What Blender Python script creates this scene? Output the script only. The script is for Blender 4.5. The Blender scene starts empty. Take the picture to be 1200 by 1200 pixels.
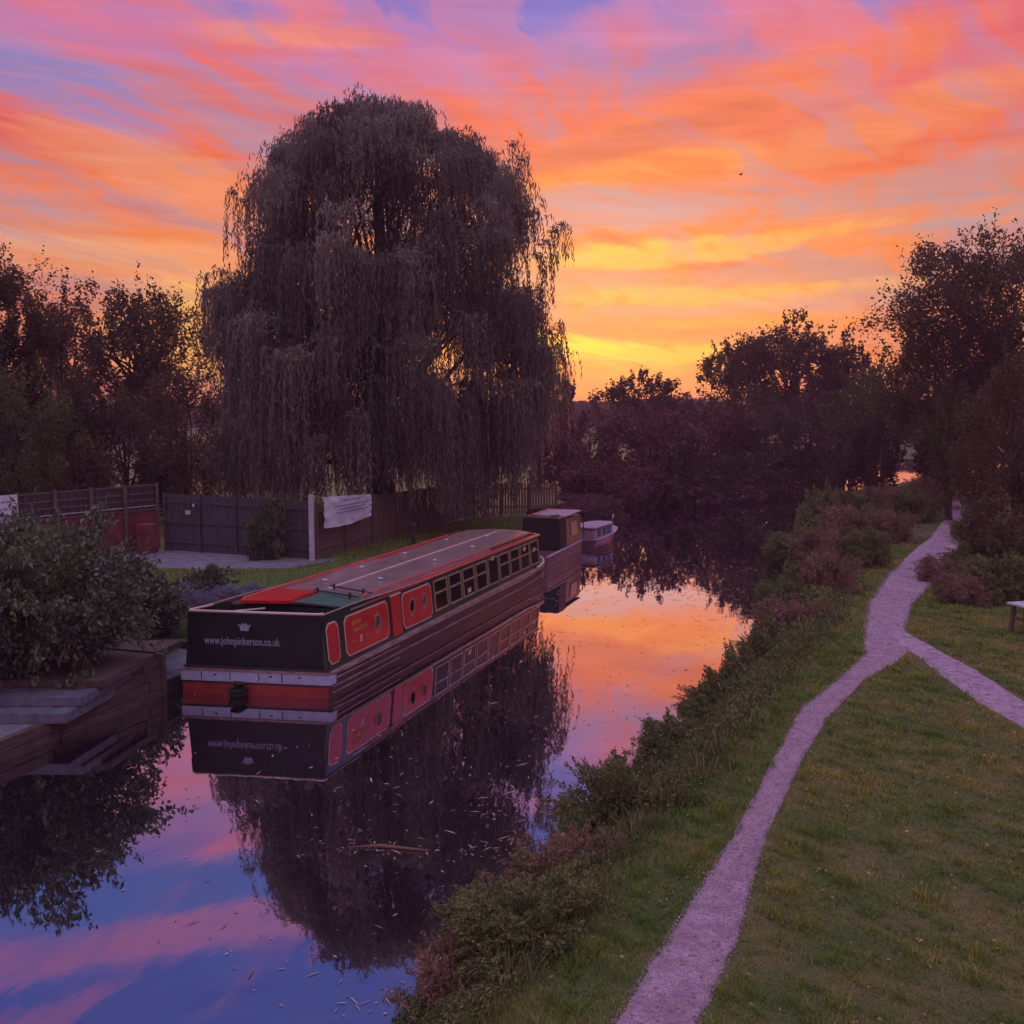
import bpy, bmesh, math, random
import numpy as np
from mathutils import Vector, noise as mn
rnd = random.Random(7)
R = math.radians
SC = bpy.context.scene
COL = SC.collection

# ------------------------------------------------------------------ camera
CAM_H = 6.3
PITCH = math.atan(125 / 1200)
cd = bpy.data.cameras.new('camera'); cam = bpy.data.objects.new('camera', cd); COL.objects.link(cam)
cam.location = (0, 0, CAM_H); cam.rotation_euler = (R(90) - PITCH, 0, 0)
cd.sensor_width = 36; cd.lens = 36; cd.clip_start = .1; cd.clip_end = 3000
SC.camera = cam

def ray(px, py):
    u = (px - 600) / 1200; v = (600 - py) / 1200
    return (u, math.cos(PITCH) + v * math.sin(PITCH), -math.sin(PITCH) + v * math.cos(PITCH))
def at(px, py, z=0.0):
    r = ray(px, py); t = (z - CAM_H) / r[2]
    return Vector((r[0] * t, r[1] * t, z))
def atY(px, py, Y):
    r = ray(px, py); t = Y / r[1]
    return Vector((r[0] * t, Y, CAM_H + r[2] * t))

def lin(c):
    def f(v):
        v /= 255.0
        return v / 12.92 if v <= .04045 else ((v + .055) / 1.055) ** 2.4
    return (f(c[0]), f(c[1]), f(c[2]), 1)

# ------------------------------------------------------------------ render, view
SC.view_settings.view_transform = 'Standard'; SC.view_settings.look = 'None'
SC.view_settings.gamma = 1; SC.view_settings.exposure = 0.2
SC.view_settings.use_curve_mapping = False
SC.render.engine = 'CYCLES'
SC.cycles.use_denoising = True
SC.cycles.use_adaptive_sampling = True; SC.cycles.adaptive_threshold = .02
SC.cycles.max_bounces = 5; SC.cycles.diffuse_bounces = 2; SC.cycles.glossy_bounces = 4
SC.cycles.transmission_bounces = 3; SC.cycles.transparent_max_bounces = 4
SC.cycles.volume_bounces = 0
SC.cycles.caustics_reflective = False; SC.cycles.caustics_refractive = False

# ------------------------------------------------------------------ node helper
class NT:
    def __init__(s, tree): s.t = tree; s.n = tree.nodes; s.l = tree.links
    def put(s, inp, v):
        if hasattr(v, 'is_output') or isinstance(v, bpy.types.NodeSocket): s.l.new(v, inp)
        else: inp.default_value = v
    def math(s, op, a, b=None, c=None, clamp=False):
        n = s.n.new('ShaderNodeMath'); n.operation = op; n.use_clamp = clamp
        for i, v in enumerate((a, b, c)):
            if v is not None: s.put(n.inputs[i], v)
        return n.outputs[0]
    def mix(s, f, a, b, mode='MIX'):
        n = s.n.new('ShaderNodeMix'); n.data_type = 'RGBA'; n.blend_type = mode
        s.put(n.inputs[0], f); s.put(n.inputs[6], a); s.put(n.inputs[7], b)
        return n.outputs[2]
    def noise(s, vec, scale, detail=3, rough=.5, dist=0, color=False):
        n = s.n.new('ShaderNodeTexNoise'); n.inputs['Scale'].default_value = scale
        n.inputs['Detail'].default_value = detail; n.inputs['Roughness'].default_value = rough
        n.inputs['Distortion'].default_value = dist
        if vec is not None: s.l.new(vec, n.inputs['Vector'])
        return n.outputs[1 if color else 0]
    def ramp(s, f, stops, interp='LINEAR'):
        n = s.n.new('ShaderNodeValToRGB'); s.put(n.inputs[0], f)
        cr = n.color_ramp; cr.interpolation = interp
        while len(cr.elements) < len(stops): cr.elements.new(.5)
        for e, (p, c) in zip(cr.elements, stops):
            e.position = p; e.color = c if len(c) == 4 else (*c, 1)
        return n.outputs[0]
    def smooth(s, v, a, b, lo=0., hi=1.):
        n = s.n.new('ShaderNodeMapRange'); n.interpolation_type = 'SMOOTHSTEP'
        s.put(n.inputs[0], v)
        for i, x in zip((1, 2, 3, 4), (a, b, lo, hi)): n.inputs[i].default_value = x
        return n.outputs[0]
    def comb(s, x, y, z):
        n = s.n.new('ShaderNodeCombineXYZ')
        for i, v in enumerate((x, y, z)): s.put(n.inputs[i], v)
        return n.outputs[0]

# ------------------------------------------------------------------ world: dusk sky with lit cloud streaks
SUN_AZ, SUN_EL = 5.0, 3.0          # degrees right of +Y, above the horizon
world = bpy.data.worlds.new('World'); SC.world = world; world.use_nodes = True
w = NT(world.node_tree); w.n.clear()
tc = w.n.new('ShaderNodeTexCoord').outputs['Generated']
sep = w.n.new('ShaderNodeSeparateXYZ'); w.l.new(tc, sep.inputs[0])
dx, dy, dz = sep.outputs
el = w.math('MULTIPLY', w.math('ARCSINE', dz), 57.2958)
az = w.math('MULTIPLY', w.math('ARCTAN2', dx, dy), 57.2958)
# cloud sheet seen in perspective, streaks running away from the viewer
zz = w.math('ADD', w.math('MAXIMUM', dz, 0), .10)
cu = w.math('DIVIDE', dx, zz); cv = w.math('DIVIDE', dy, zz)
warp = w.noise(w.comb(cu, cv, 0), .55, 3, .5, 0, True)
wsp = w.n.new('ShaderNodeSeparateXYZ'); w.l.new(warp, wsp.inputs[0])
wx = w.math('SUBTRACT', wsp.outputs[0], .5); wy = w.math('SUBTRACT', wsp.outputs[1], .5)
cuw = w.math('ADD', cu, w.math('MULTIPLY', wx, 1.6))
cvw = w.math('ADD', cv, w.math('MULTIPLY', wy, 1.2))
ca, sa = math.cos(R(24)), math.sin(R(24))
s1 = w.math('ADD', w.math('MULTIPLY', cuw, ca), w.math('MULTIPLY', cvw, -sa))
t1 = w.math('ADD', w.math('MULTIPLY', cuw, sa), w.math('MULTIPLY', cvw, ca))
n1 = w.noise(w.comb(w.math('MULTIPLY', s1, 1.5), w.math('MULTIPLY', t1, .42), 3.3), 1.3, 6, .58)
n2 = w.noise(w.comb(w.math('MULTIPLY', s1, 3.4), w.math('MULTIPLY', t1, .7), 9.1), 2.2, 5, .6)
n3 = w.noise(w.comb(w.math('MULTIPLY', az, .035), w.math('MULTIPLY', el, .33), 2.0), 1.6, 5, .55, .6)
en = w.math('DIVIDE', w.math('MAXIMUM', el, 0), 60, clamp=True)
def stops(*p): return [(e / 60, lin(c)) for e, c in p]
lit = w.ramp(en, stops((0, (226, 112, 84)), (2.2, (252, 142, 84)), (5, (248, 134, 88)), (9, (250, 138, 92)), (13, (246, 118, 88)),
                       (17, (243, 122, 116)), (20, (228, 132, 158)), (27, (226, 124, 172)), (33, (206, 140, 196)), (45, (228, 196, 224)), (60, (232, 212, 234))))
gap = w.ramp(en, stops((0, (188, 84, 92)), (3, (206, 108, 98)), (7, (190, 130, 134)), (12, (182, 132, 152)), (16, (190, 128, 160)),
                       (20, (132, 122, 200)), (25, (88, 116, 204)), (32, (92, 108, 200)), (46, (186, 184, 232)), (60, (200, 196, 236))))
m = w.math('ADD', w.math('MULTIPLY', n1, .54), w.math('ADD', w.math('MULTIPLY', n2, .28), w.math('MULTIPLY', n3, .18)))
m = w.math('ADD', m, w.math('MULTIPLY', w.smooth(el, 17, 26), -.045))
mask = w.smooth(m, .43, .55)
col = w.mix(mask, gap, lit)
# deep red undersides
red = w.smooth(w.noise(w.comb(w.math('MULTIPLY', s1, 1.9), w.math('MULTIPLY', t1, .5), 17.7), 1.5, 5, .6), .53, .68)
redc = w.ramp(en, stops((0, (190, 70, 80)), (8, (216, 92, 84)), (14, (226, 96, 92)), (20, (216, 110, 140)), (60, (180, 110, 170))))
col = w.mix(w.math('MULTIPLY', red, .9), col, redc)

def stroke(col, px, py, lx, ly, tilt, rgb, amt):
    """a cloud streak or clear patch: where it stands in the sky, its half length, half thickness (degrees), tilt"""
    d = Vector(ray(px, py)).normalized()
    a0 = math.degrees(math.atan2(d.x, d.y)); e0 = math.degrees(math.asin(d.z))
    a = w.math('SUBTRACT', w.math('ADD', az, w.math('MULTIPLY', wx, 5.0)), a0)
    e = w.math('SUBTRACT', w.math('ADD', el, w.math('MULTIPLY', wy, 2.6)), e0)
    c, s = math.cos(R(tilt)), math.sin(R(tilt))
    p = w.math('DIVIDE', w.math('ADD', w.math('MULTIPLY', a, c), w.math('MULTIPLY', e, s)), lx)
    q = w.math('DIVIDE', w.math('SUBTRACT', w.math('MULTIPLY', e, c), w.math('MULTIPLY', a, s)), ly)
    r2 = w.math('ADD', w.math('MULTIPLY', p, p), w.math('MULTIPLY', q, q))
    r2 = w.math('ADD', r2, w.math('MULTIPLY', w.math('SUBTRACT', n2, .5), 3.0))
    f = w.math('MULTIPLY', w.smooth(r2, 0.15, 1.5, 1., 0.), amt)
    return w.mix(f, col, lin(rgb))
for a in [
    (560, 10, 9, 2.0, -3, (134, 122, 206), .85), (60, 95, 6, 2.3, -20, (134, 132, 196), .8), (480, 75, 8, 1.6, 0, (196, 130, 190), .6),
    (320, 48, 6, .55, 1, (250, 150, 130), .85), (110, 40, 6, 1.2, 3, (214, 128, 172), .7), (30, 150, 4.5, .9, -6, (222, 88, 92), .9),
    (800, 20, 8, 1.4, 10, (226, 130, 170), .6), (1130, 30, 7, 2.2, 20, (238, 112, 120), .7),
    (40, 270, 6, 1.6, -12, (182, 142, 158), .8), (170, 200, 7, 1.5, -14, (252, 158, 118), .7), (150, 300, 7, 1.2, -6, (253, 170, 120), .7),
    (900, 110, 12, 1.5, 13, (252, 134, 98), .85), (760, 160, 7, .8, 12, (218, 106, 92), .7), (1000, 150, 11, 1.2, 12, (250, 146, 104), .8),
    (740, 205, 7, .9, 8, (255, 152, 92), .85), (720, 245, 7, 1.3, 3, (190, 148, 162), .85), (1060, 215, 9, 1.1, 9, (196, 140, 142), .75),
    (1120, 245, 5, 1.0, 4, (170, 146, 160), .8), (980, 262, 9, .6, 5, (246, 140, 100), .75),
    (740, 297, 6, .75, 5, (255, 196, 96), .95), (860, 285, 7, .5, 6, (255, 176, 96), .8), (900, 318, 9, .6, 3, (210, 132, 118), .7),
    (700, 335, 5, .6, 2, (228, 148, 118), .7), (870, 340, 9, .5, 1, (255, 178, 98), .85), (760, 385, 5.5, .9, -2, (210, 92, 84), .95), (930, 395, 6, .5, 2, (214, 118, 100), .8), (700, 372, 4, .35, 1, (214, 116, 100), .7), (800, 318, 8, .35, 4, (204, 124, 122), .8),
    (960, 350, 6, .6, 2, (200, 140, 138), .6), (860, 372, 5, .45, 3, (250, 150, 90), .8), (690, 415, 4.5, .75, -9, (255, 214, 84), .98), (800, 420, 4, .5, 3, (255, 186, 84), .9),
    (300, -125, 30, 1.5, 0, (104, 124, 204), .95), (300, -195, 30, 1.1, 0, (206, 130, 182), .8), (300, -45, 22, .8, 0, (206, 130, 182), .5), (300, -400, 40, 4.6, 0, (100, 112, 196), .95),
    (740, 448, 6, .55, 0, (250, 160, 84), .8), (240, 400, 5, 3.0, 0, (255, 190, 98), .9), (420, 430, 9, 1.6, 0, (255, 176, 88), .8),
]: col = stroke(col, *a)
n5 = w.noise(w.comb(w.math('MULTIPLY', s1, 3.0), w.math('MULTIPLY', t1, .7), 4.4), 2.0, 4, .55)
n6 = w.noise(w.comb(w.math('MULTIPLY', az, .05), w.math('MULTIPLY', el, .8), 6.0), 1.8, 4, .6, .5)
wisp = w.math('MULTIPLY', w.smooth(n5, .52, .64), w.smooth(el, 3, 9, .2, .45))
col = w.mix(wisp, col, gap)
wisp2 = w.math('MULTIPLY', w.smooth(n5, .47, .38), .45)
col = w.mix(wisp2, col, lit)
det = w.math('ADD', w.math('MULTIPLY', w.math('SUBTRACT', n5, .5), .16), w.math('MULTIPLY', w.math('SUBTRACT', n6, .5), .26))
hs = w.n.new('ShaderNodeHueSaturation'); w.l.new(col, hs.inputs['Color']); w.l.new(w.math('ADD', .96, det), hs.inputs['Value']); w.l.new(w.math('SUBTRACT', 1.09, w.math('MULTIPLY', det, .5)), hs.inputs['Saturation'])
col = hs.outputs[0]
# away from the sunset the sky cools to violet
back = w.smooth(w.math('ABSOLUTE', w.math('SUBTRACT', az, 2)), 50, 125)
backc = w.ramp(en, stops((0, (150, 104, 140)), (15, (166, 112, 160)), (35, (196, 170, 210)), (60, (214, 198, 230))))
backc = w.mix(w.math('MULTIPLY', mask, .45), backc, lin((228, 160, 196)))
col = w.mix(w.math('MULTIPLY', back, w.smooth(el, 75, 30)), col, backc)
col = w.mix(w.smooth(el, 0, -3), col, lin((96, 60, 70)))
bg = w.n.new('ShaderNodeBackground'); w.l.new(col, bg.inputs[0]); w.l.new(w.smooth(el, 34, 60, .80, 1.35), bg.inputs[1])
sky = w.n.new('ShaderNodeTexSky'); sky.sky_type = 'NISHITA'; sky.sun_disc = False
sky.sun_elevation = R(SUN_EL); sky.sun_rotation = R(SUN_AZ); sky.altitude = 50
bg2 = w.n.new('ShaderNodeBackground'); w.l.new(sky.outputs[0], bg2.inputs[0]); bg2.inputs[1].default_value = .02
add = w.n.new('ShaderNodeAddShader'); w.l.new(bg.outputs[0], add.inputs[0]); w.l.new(bg2.outputs[0], add.inputs[1])
wo = w.n.new('ShaderNodeOutputWorld'); w.l.new(add.outputs[0], wo.inputs[0])
world.cycles.sampling_method = "MANUAL"; world.cycles.sample_map_resolution = 256

sd = bpy.data.lights.new('sun', 'SUN'); sd.energy = 2.0; sd.angle = R(2); sd.color = (1, .42, .18)
sun = bpy.data.objects.new('sun', sd); COL.objects.link(sun)
sdir = Vector((math.sin(R(SUN_AZ)) * math.cos(R(SUN_EL)), math.cos(R(SUN_AZ)) * math.cos(R(SUN_EL)), math.sin(R(SUN_EL))))
sun.rotation_euler = (-sdir).to_track_quat('-Z', 'Y').to_euler()
sun.location = (5, 60, 30)

# ------------------------------------------------------------------ materials
def mat(name, c, rough=.7, c2=None, scale=4, bump=0, bscale=30, spec=.4, metal=0, coat=0, attr=False, detail=4, c3=None, stretch=(1, 1, 1), trans=0, coatr=.08):
    m = bpy.data.materials.new(name); m.use_nodes = True; t = NT(m.node_tree)
    b = t.n['Principled BSDF']; b.inputs['Roughness'].default_value = rough
    b.inputs['Specular IOR Level'].default_value = spec; b.inputs['Metallic'].default_value = metal
    if coat:
        b.inputs['Coat Weight'].default_value = coat; b.inputs['Coat Roughness'].default_value = coatr
    tcn = t.n.new('ShaderNodeTexCoord'); v = tcn.outputs['Object']
    mp = t.n.new('ShaderNodeMapping'); t.l.new(v, mp.inputs[0]); mp.inputs['Scale'].default_value = stretch; v = mp.outputs[0]
    col = (*c, 1)
    if c2:
        if attr:
            a = t.n.new('ShaderNodeAttribute'); a.attribute_name = 'tint'; f = a.outputs['Fac']
        else:
            f = t.smooth(t.noise(v, scale, detail, .6), .35, .65)
        col = t.mix(f, (*c, 1), (*c2, 1))
        if c3: col = t.mix(t.smooth(t.noise(v, scale * 3.3, 5, .65), .52, .7), col, (*c3, 1))
    if not isinstance(col, tuple): t.l.new(col, b.inputs['Base Color'])
    else: b.inputs['Base Color'].default_value = col
    if bump:
        bn = t.n.new('ShaderNodeBump'); bn.inputs['Strength'].default_value = min(1, bump); bn.inputs['Distance'].default_value = .02
        t.l.new(t.noise(v, bscale, 4, .6), bn.inputs['Height']); t.l.new(bn.outputs[0], b.inputs['Normal'])
    if trans:
        tr = t.n.new('ShaderNodeBsdfTranslucent')
        if isinstance(col, tuple): tr.inputs[0].default_value = col
        else: t.l.new(col, tr.inputs[0])
        ms = t.n.new('ShaderNodeMixShader'); ms.inputs[0].default_value = trans
        t.l.new(b.outputs[0], ms.inputs[1]); t.l.new(tr.outputs[0], ms.inputs[2])
        t.l.new(ms.outputs[0], t.n['Material Output'].inputs['Surface'])
    return m
def leafmat(name, c, c2, rough=.55, trans=.3, spec=.3): return mat(name, c, rough, c2, attr=True, trans=trans, spec=spec)

M = dict(
    ground=mat('soil and turf', (.055, .085, .022), .95, (.13, .11, .045), 1.3, .8, 18, c3=(.04, .07, .018)),
    lawn=mat('short turf', (.06, .12, .025), .95, (.085, .14, .03), 2.0, .8, 40),
    grass=leafmat('grass blades', (.105, .20, .016), (.50, .36, .08), .6, .3),
    gravel=mat('pale gravel path', (.30, .19, .26), .9, (.46, .31, .41), 5, 1, 45, c3=(.12, .085, .08)),
    pebble=leafmat('pebble', (.24, .16, .20), (.60, .43, .51), .8, 0),
    bark=mat('bark', (.05, .035, .026), .9, (.09, .065, .05), 6, 1, 14, stretch=(1, 1, .3)),
    willow=leafmat('willow leaf', (.055, .046, .048), (.40, .34, .27), .6, .45),
    leafdark=leafmat('dark green leaf', (.04, .045, .024), (.16, .10, .055), .55, .45),
    leafred=leafmat('hawthorn leaf turning red', (.07, .058, .03), (.19, .11, .055), .55, .3),
    leafhaze=leafmat('haze tinted plum leaf', (.09, .04, .045), (.24, .10, .11), .55, .3),  # magenta haze over the far bend is put into this leaf colour
    leafolive=leafmat('olive leaf', (.06, .085, .03), (.17, .16, .06), .5, .45),
    leafbush=leafmat('broad bush leaf', (.04, .06, .03), (.20, .23, .12), .36, .2, .5),
    weed=leafmat('bank weed leaf', (.07, .12, .03), (.32, .27, .11), .6, .25),
    weedred=leafmat('rosebay willowherb leaf', (.12, .09, .045), (.52, .31, .23), .6, .3),
    lavender=leafmat('lavender', (.10, .12, .10), (.34, .30, .45), .8, .1),
    wood=mat('weathered fence wood', (.13, .08, .06), .85, (.20, .13, .10), 5, .6, 30, stretch=(6, 6, .5)),
    woodgrey=mat('dark stained gate wood', (.055, .045, .058), .8, (.10, .08, .10), 4, .5, 30, stretch=(6, 6, .5)),
    sleeper=mat('oak sleeper', (.075, .05, .04), .9, (.14, .09, .075), 4, .9, 16, stretch=(.6, 3, 3)),
    slab=mat('concrete slab', (.13, .125, .165), .8, (.20, .19, .24), 3, .4, 40),
    step=mat('painted step', (.11, .11, .15), .8, (.17, .165, .21), 4, .4, 30),
    whitepost=mat('pale painted post', (.42, .40, .44), .7, (.55, .53, .56), 5, .3, 30),
    banner=mat('white banner cloth', (.62, .62, .72), .8, (.72, .72, .78), 3),
    ink=mat('printed grey blue ink', (.24, .25, .42), .8),
    black=mat('black stern canvas', (.008, .010, .012), .42, (.016, .018, .022), 2, .25, 12, spec=.3),
    darkgreen=mat('dark green boat paint', (.008, .028, .016), .28, (.012, .04, .022), 2, coat=.6),
    red=mat('signal red boat paint', (.50, .014, .010), .4, (.62, .022, .014), 1.6, coat=.45),
    redrail=mat('red handrail paint', (.6, .03, .02), .3, (.7, .05, .03), 3, coat=.8),
    hullside=mat('black hull blacking', (.020, .012, .014), .33, (.05, .026, .028), 3, .35, 9, coat=.35, c3=(.09, .045, .04), stretch=(1, .25, 3), coatr=.2),
    hullred=mat('worn red oxide hull', (.30, .028, .022), .5, (.40, .05, .04), 3, .3, 20),
    hullwhite=mat('scuffed white hull paint', (.44, .46, .66), .5, (.54, .56, .76), 4, .2, 20, c3=(.40, .38, .46)),
    gold=mat('gold coach line', (.30, .21, .12), .35, (.42, .30, .17), 3, coat=.5),
    cream=mat('cream coach line', (.62, .45, .38), .45, (.70, .5, .42), 3),
    strake=mat('worn rubbing strake', (.22, .12, .12), .4, (.40, .25, .24), 6, coat=.5, stretch=(1, .5, 1)),
    yellow=mat('signwriter yellow', (.62, .30, .04), .5),
    white=mat('signwriter white', (.75, .68, .72), .5),
    letter=mat('faded white lettering', (.30, .30, .42), .6, (.42, .42, .54), 12),
    roof=mat('grey roof paint', (.42, .28, .30), .28, (.52, .37, .37), 1.1, .05, 25, coat=1, coatr=.22, metal=.35),
    glass=mat('dark window glass', (.010, .008, .008), .10, spec=.15),
    mirror=mat('porthole brass glass', (.25, .22, .26), .12, metal=.6),
    rubber=mat('black rubber fender', (.012, .012, .012), .8, (.03, .028, .026), 20, .6, 40),
    iron=mat('dark iron', (.03, .028, .03), .5, (.05, .04, .04), 8, .3, 30),
    purple=mat('mauve boat paint', (.16, .07, .11), .3, (.22, .10, .15), 2, coat=.6),
    tan=mat('maroon cabin paint', (.10, .05, .05), .4, (.15, .08, .07), 2, coat=.4),
    blue=mat('blue canopy cloth', (.05, .05, .12), .7, (.12, .11, .22), 3, .3, 12),
    lilac=mat('pale canopy cloth', (.38, .26, .35), .7, (.48, .34, .42), 3, .3, 12),
    litter=leafmat('floating leaf', (.20, .10, .07), (.70, .50, .42), .6, .1),
    fallen=leafmat('fallen leaf', (.09, .045, .03), (.48, .30, .14), .7, .1),
    skin=mat('bird', (.03, .02, .02), .9),
)
# brick wall with recessed joints in the relief
def brickmat():
    m = bpy.data.materials.new('red brick'); m.use_nodes = True; t = NT(m.node_tree); b = t.n['Principled BSDF']
    v = t.n.new('ShaderNodeTexCoord').outputs['Object']
    sp = t.n.new('ShaderNodeSeparateXYZ'); t.l.new(v, sp.inputs[0])
    br = t.n.new('ShaderNodeTexBrick'); t.l.new(t.comb(sp.outputs[0], sp.outputs[2], 0), br.inputs[0])
    br.inputs['Color1'].default_value = (.30, .045, .04, 1); br.inputs['Color2'].default_value = (.22, .035, .035, 1)
    br.inputs['Mortar'].default_value = (.16, .09, .08, 1); br.inputs['Scale'].default_value = 1
    br.inputs['Brick Width'].default_value = .225; br.inputs['Row Height'].default_value = .075; br.inputs['Mortar Size'].default_value = .008
    c = t.mix(t.smooth(t.noise(v, 2.5, 4, .6), .35, .7), br.outputs[0], (.12, .03, .03, 1))
    t.l.new(c, b.inputs['Base Color']); b.inputs['Roughness'].default_value = .9
    bn = t.n.new('ShaderNodeBump'); bn.inputs['Distance'].default_value = .01; bn.invert = True
    t.l.new(br.outputs[1], bn.inputs['Height']); t.l.new(bn.outputs[0], b.inputs['Normal'])
    return m
M['brick'] = brickmat()
def watermat():
    m = bpy.data.materials.new('still canal water'); m.use_nodes = True; t = NT(m.node_tree); t.n.remove(t.n['Principled BSDF'])
    v = t.n.new('ShaderNodeTexCoord').outputs['Object']
    mp = t.n.new('ShaderNodeMapping'); mp.inputs['Scale'].default_value = (1, .45, 1); t.l.new(v, mp.inputs[0])
    h = t.math('ADD', t.math('MULTIPLY', t.noise(mp.outputs[0], 1.1, 2, .5), .8), t.math('MULTIPLY', t.noise(mp.outputs[0], 6, 3, .5), .12))
    bn = t.n.new('ShaderNodeBump'); bn.inputs['Strength'].default_value = .21; bn.inputs['Distance'].default_value = .02
    t.l.new(h, bn.inputs['Height'])
    df = t.n.new('ShaderNodeBsdfDiffuse'); df.inputs[0].default_value = (.012, .010, .014, 1)
    gl = t.n.new('ShaderNodeBsdfGlossy'); gl.inputs[0].default_value = (.97, .93, .98, 1); gl.inputs['Roughness'].default_value = .012
    t.l.new(bn.outputs[0], gl.inputs['Normal'])
    fr = t.n.new('ShaderNodeFresnel'); fr.inputs[0].default_value = 1.33
    fac = t.math('MULTIPLY', t.smooth(fr.outputs[0], .02, .36, .42, .93), 1.0)
    ms = t.n.new('ShaderNodeMixShader'); t.l.new(fac, ms.inputs[0]); t.l.new(df.outputs[0], ms.inputs[1]); t.l.new(gl.outputs[0], ms.inputs[2])
    t.l.new(ms.outputs[0], t.n['Material Output'].inputs['Surface'])
    return m
M['water'] = watermat()

# ------------------------------------------------------------------ object helpers
def link(name, data, parent=None, loc=None, rot=None, **kw):
    o = bpy.data.objects.new(name, data); COL.objects.link(o)
    if parent: o.parent = parent
    if loc is not None: o.location = loc
    if rot is not None: o.rotation_euler = rot
    for k, v in kw.items(): o[k] = v
    return o
def thing(name, label, cat, loc=(0, 0, 0), rz=0, group=None, scale=None):
    o = link(name, None, None, loc, (0, 0, rz), label=label, category=cat)
    o.empty_display_size = .3
    if group: o['group'] = group
    if scale: o.scale = scale
    return o
def npmesh(name, V, F, m, tint=None, smooth=False):
    """V (n,3), F (k,3|4) arrays"""
    me = bpy.data.meshes.new(name); V = np.asarray(V, np.float32); F = np.asarray(F, np.int32)
    k = F.shape[1]
    me.vertices.add(len(V)); me.vertices.foreach_set('co', V.ravel())
    me.loops.add(F.size); me.loops.foreach_set('vertex_index', F.ravel())
    me.polygons.add(len(F)); me.polygons.foreach_set('loop_start', np.arange(0, F.size, k, dtype=np.int32))
    me.polygons.foreach_set('loop_total', np.full(len(F), k, np.int32))
    if smooth: me.polygons.foreach_set('use_smooth', np.ones(len(F), bool))
    me.update(calc_edges=True)
    if tint is not None:
        a = me.attributes.new('tint', 'FLOAT', 'POINT'); a.data.foreach_set('value', np.asarray(tint, np.float32))
    me.materials.append(m)
    return me
class MB:
    """collects plain shapes into one mesh"""
    def __init__(s): s.v = []; s.f = []
    def add(s, vs, fs):
        n = len(s.v); s.v += [tuple(v) for v in vs]; s.f += [tuple(i + n for i in f) for f in fs]; return s
    def box(s, x0, x1, y0, y1, z0, z1):
        return s.add([(x0, y0, z0), (x1, y0, z0), (x1, y1, z0), (x0, y1, z0), (x0, y0, z1), (x1, y0, z1), (x1, y1, z1), (x0, y1, z1)],
                     [(3, 2, 1, 0), (4, 5, 6, 7), (0, 1, 5, 4), (1, 2, 6, 5), (2, 3, 7, 6), (3, 0, 4, 7)])
    def tube(s, pts, rad, n=8, cap=True):
        pts = [Vector(p) for p in pts]; rings = []
        for i, p in enumerate(pts):
            d = (pts[min(i + 1, len(pts) - 1)] - pts[max(i - 1, 0)]).normalized()
            a = d.cross(Vector((0, 0, 1)))
            if a.length < .01: a = d.cross(Vector((0, 1, 0)))
            a.normalize(); b = a.cross(d)
            r = rad[i] if isinstance(rad, (list, tuple)) else rad
            rings.append([p + a * math.cos(2 * math.pi * k / n) * r + b * math.sin(2 * math.pi * k / n) * r for k in range(n)])
        vs = [v for r in rings for v in r]; fs = []
        for i in range(len(rings) - 1):
            for k in range(n):
                fs.append((i * n + k, i * n + (k + 1) % n, (i + 1) * n + (k + 1) % n, (i + 1) * n + k))
        if cap: fs.append(tuple(reversed(range(n)))); fs.append(tuple((len(rings) - 1) * n + k for k in range(n)))
        return s.add(vs, fs)
    def prism(s, poly, axis, a, b):
        """poly of 2d points extruded along axis from a to b"""
        def P(p, t): return {0: (t, p[0], p[1]), 1: (p[0], t, p[1]), 2: (p[0], p[1], t)}[axis]
        n = len(poly)
        return s.add([P(p, a) for p in poly] + [P(p, b) for p in poly],
                     [tuple(reversed(range(n))), tuple(range(n, 2 * n))] + [(k, (k + 1) % n, n + (k + 1) % n, n + k) for k in range(n)])
    def mesh(s, name, m, smooth=False, bevel=0):
        me = bpy.data.meshes.new(name); me.from_pydata(s.v, [], s.f)
        bm = bmesh.new(); bm.from_mesh(me)
        bmesh.ops.recalc_face_normals(bm, faces=bm.faces)
        if bevel: bmesh.ops.bevel(bm, geom=bm.edges[:], offset=bevel, segments=2, affect='EDGES')
        bm.to_mesh(me); bm.free()
        if smooth:
            for p in me.polygons: p.use_smooth = True
        me.materials.append(m); return me
    def obj(s, name, m, parent=None, smooth=False, bevel=0, **kw): return link(name, s.mesh(name, m, smooth, bevel), parent, **kw)

# ------------------------------------------------------------------ terrain
LP = np.array([(-60, -15), (5, -12), (12, -10.9), (17.5, -9.05), (21.8, -7.6), (22.1, -7.75), (38, -2.25), (41, .1), (48, 2.3), (54, 5.2), (57.5, 6.4), (60, 5.6), (63, 6.2), (66, 9.5), (70, 14.5), (75, 20.5), (82, 25.5), (110, 38), (200, 90), (700, 300)], float)
RP = np.array([(-60, -6), (5, -2.7), (9.9, -.75), (12.4, .45), (15.1, 1.85), (19.7, 3.95), (25.3, 6.6), (33.3, 9.2), (45.7, 13.0), (55, 16.2), (66, 21.5), (75, 28.5), (87, 39.5), (110, 56), (200, 106), (700, 330)], float)
def Lx(y): return np.interp(y, LP[:, 0], LP[:, 1])
def Rx(y): return np.interp(y, RP[:, 0], RP[:, 1])
def sst(t): t = np.clip(t, 0, 1); return t * t * (3 - 2 * t)
def bumpy(x, y):
    return (np.sin(x * 1.9 + y * .7) * .5 + np.sin(x * .8 - y * 1.3 + 2) * .6 + np.sin(x * 3.7 + y * 2.9 + 1) * .25) * .035
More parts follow.
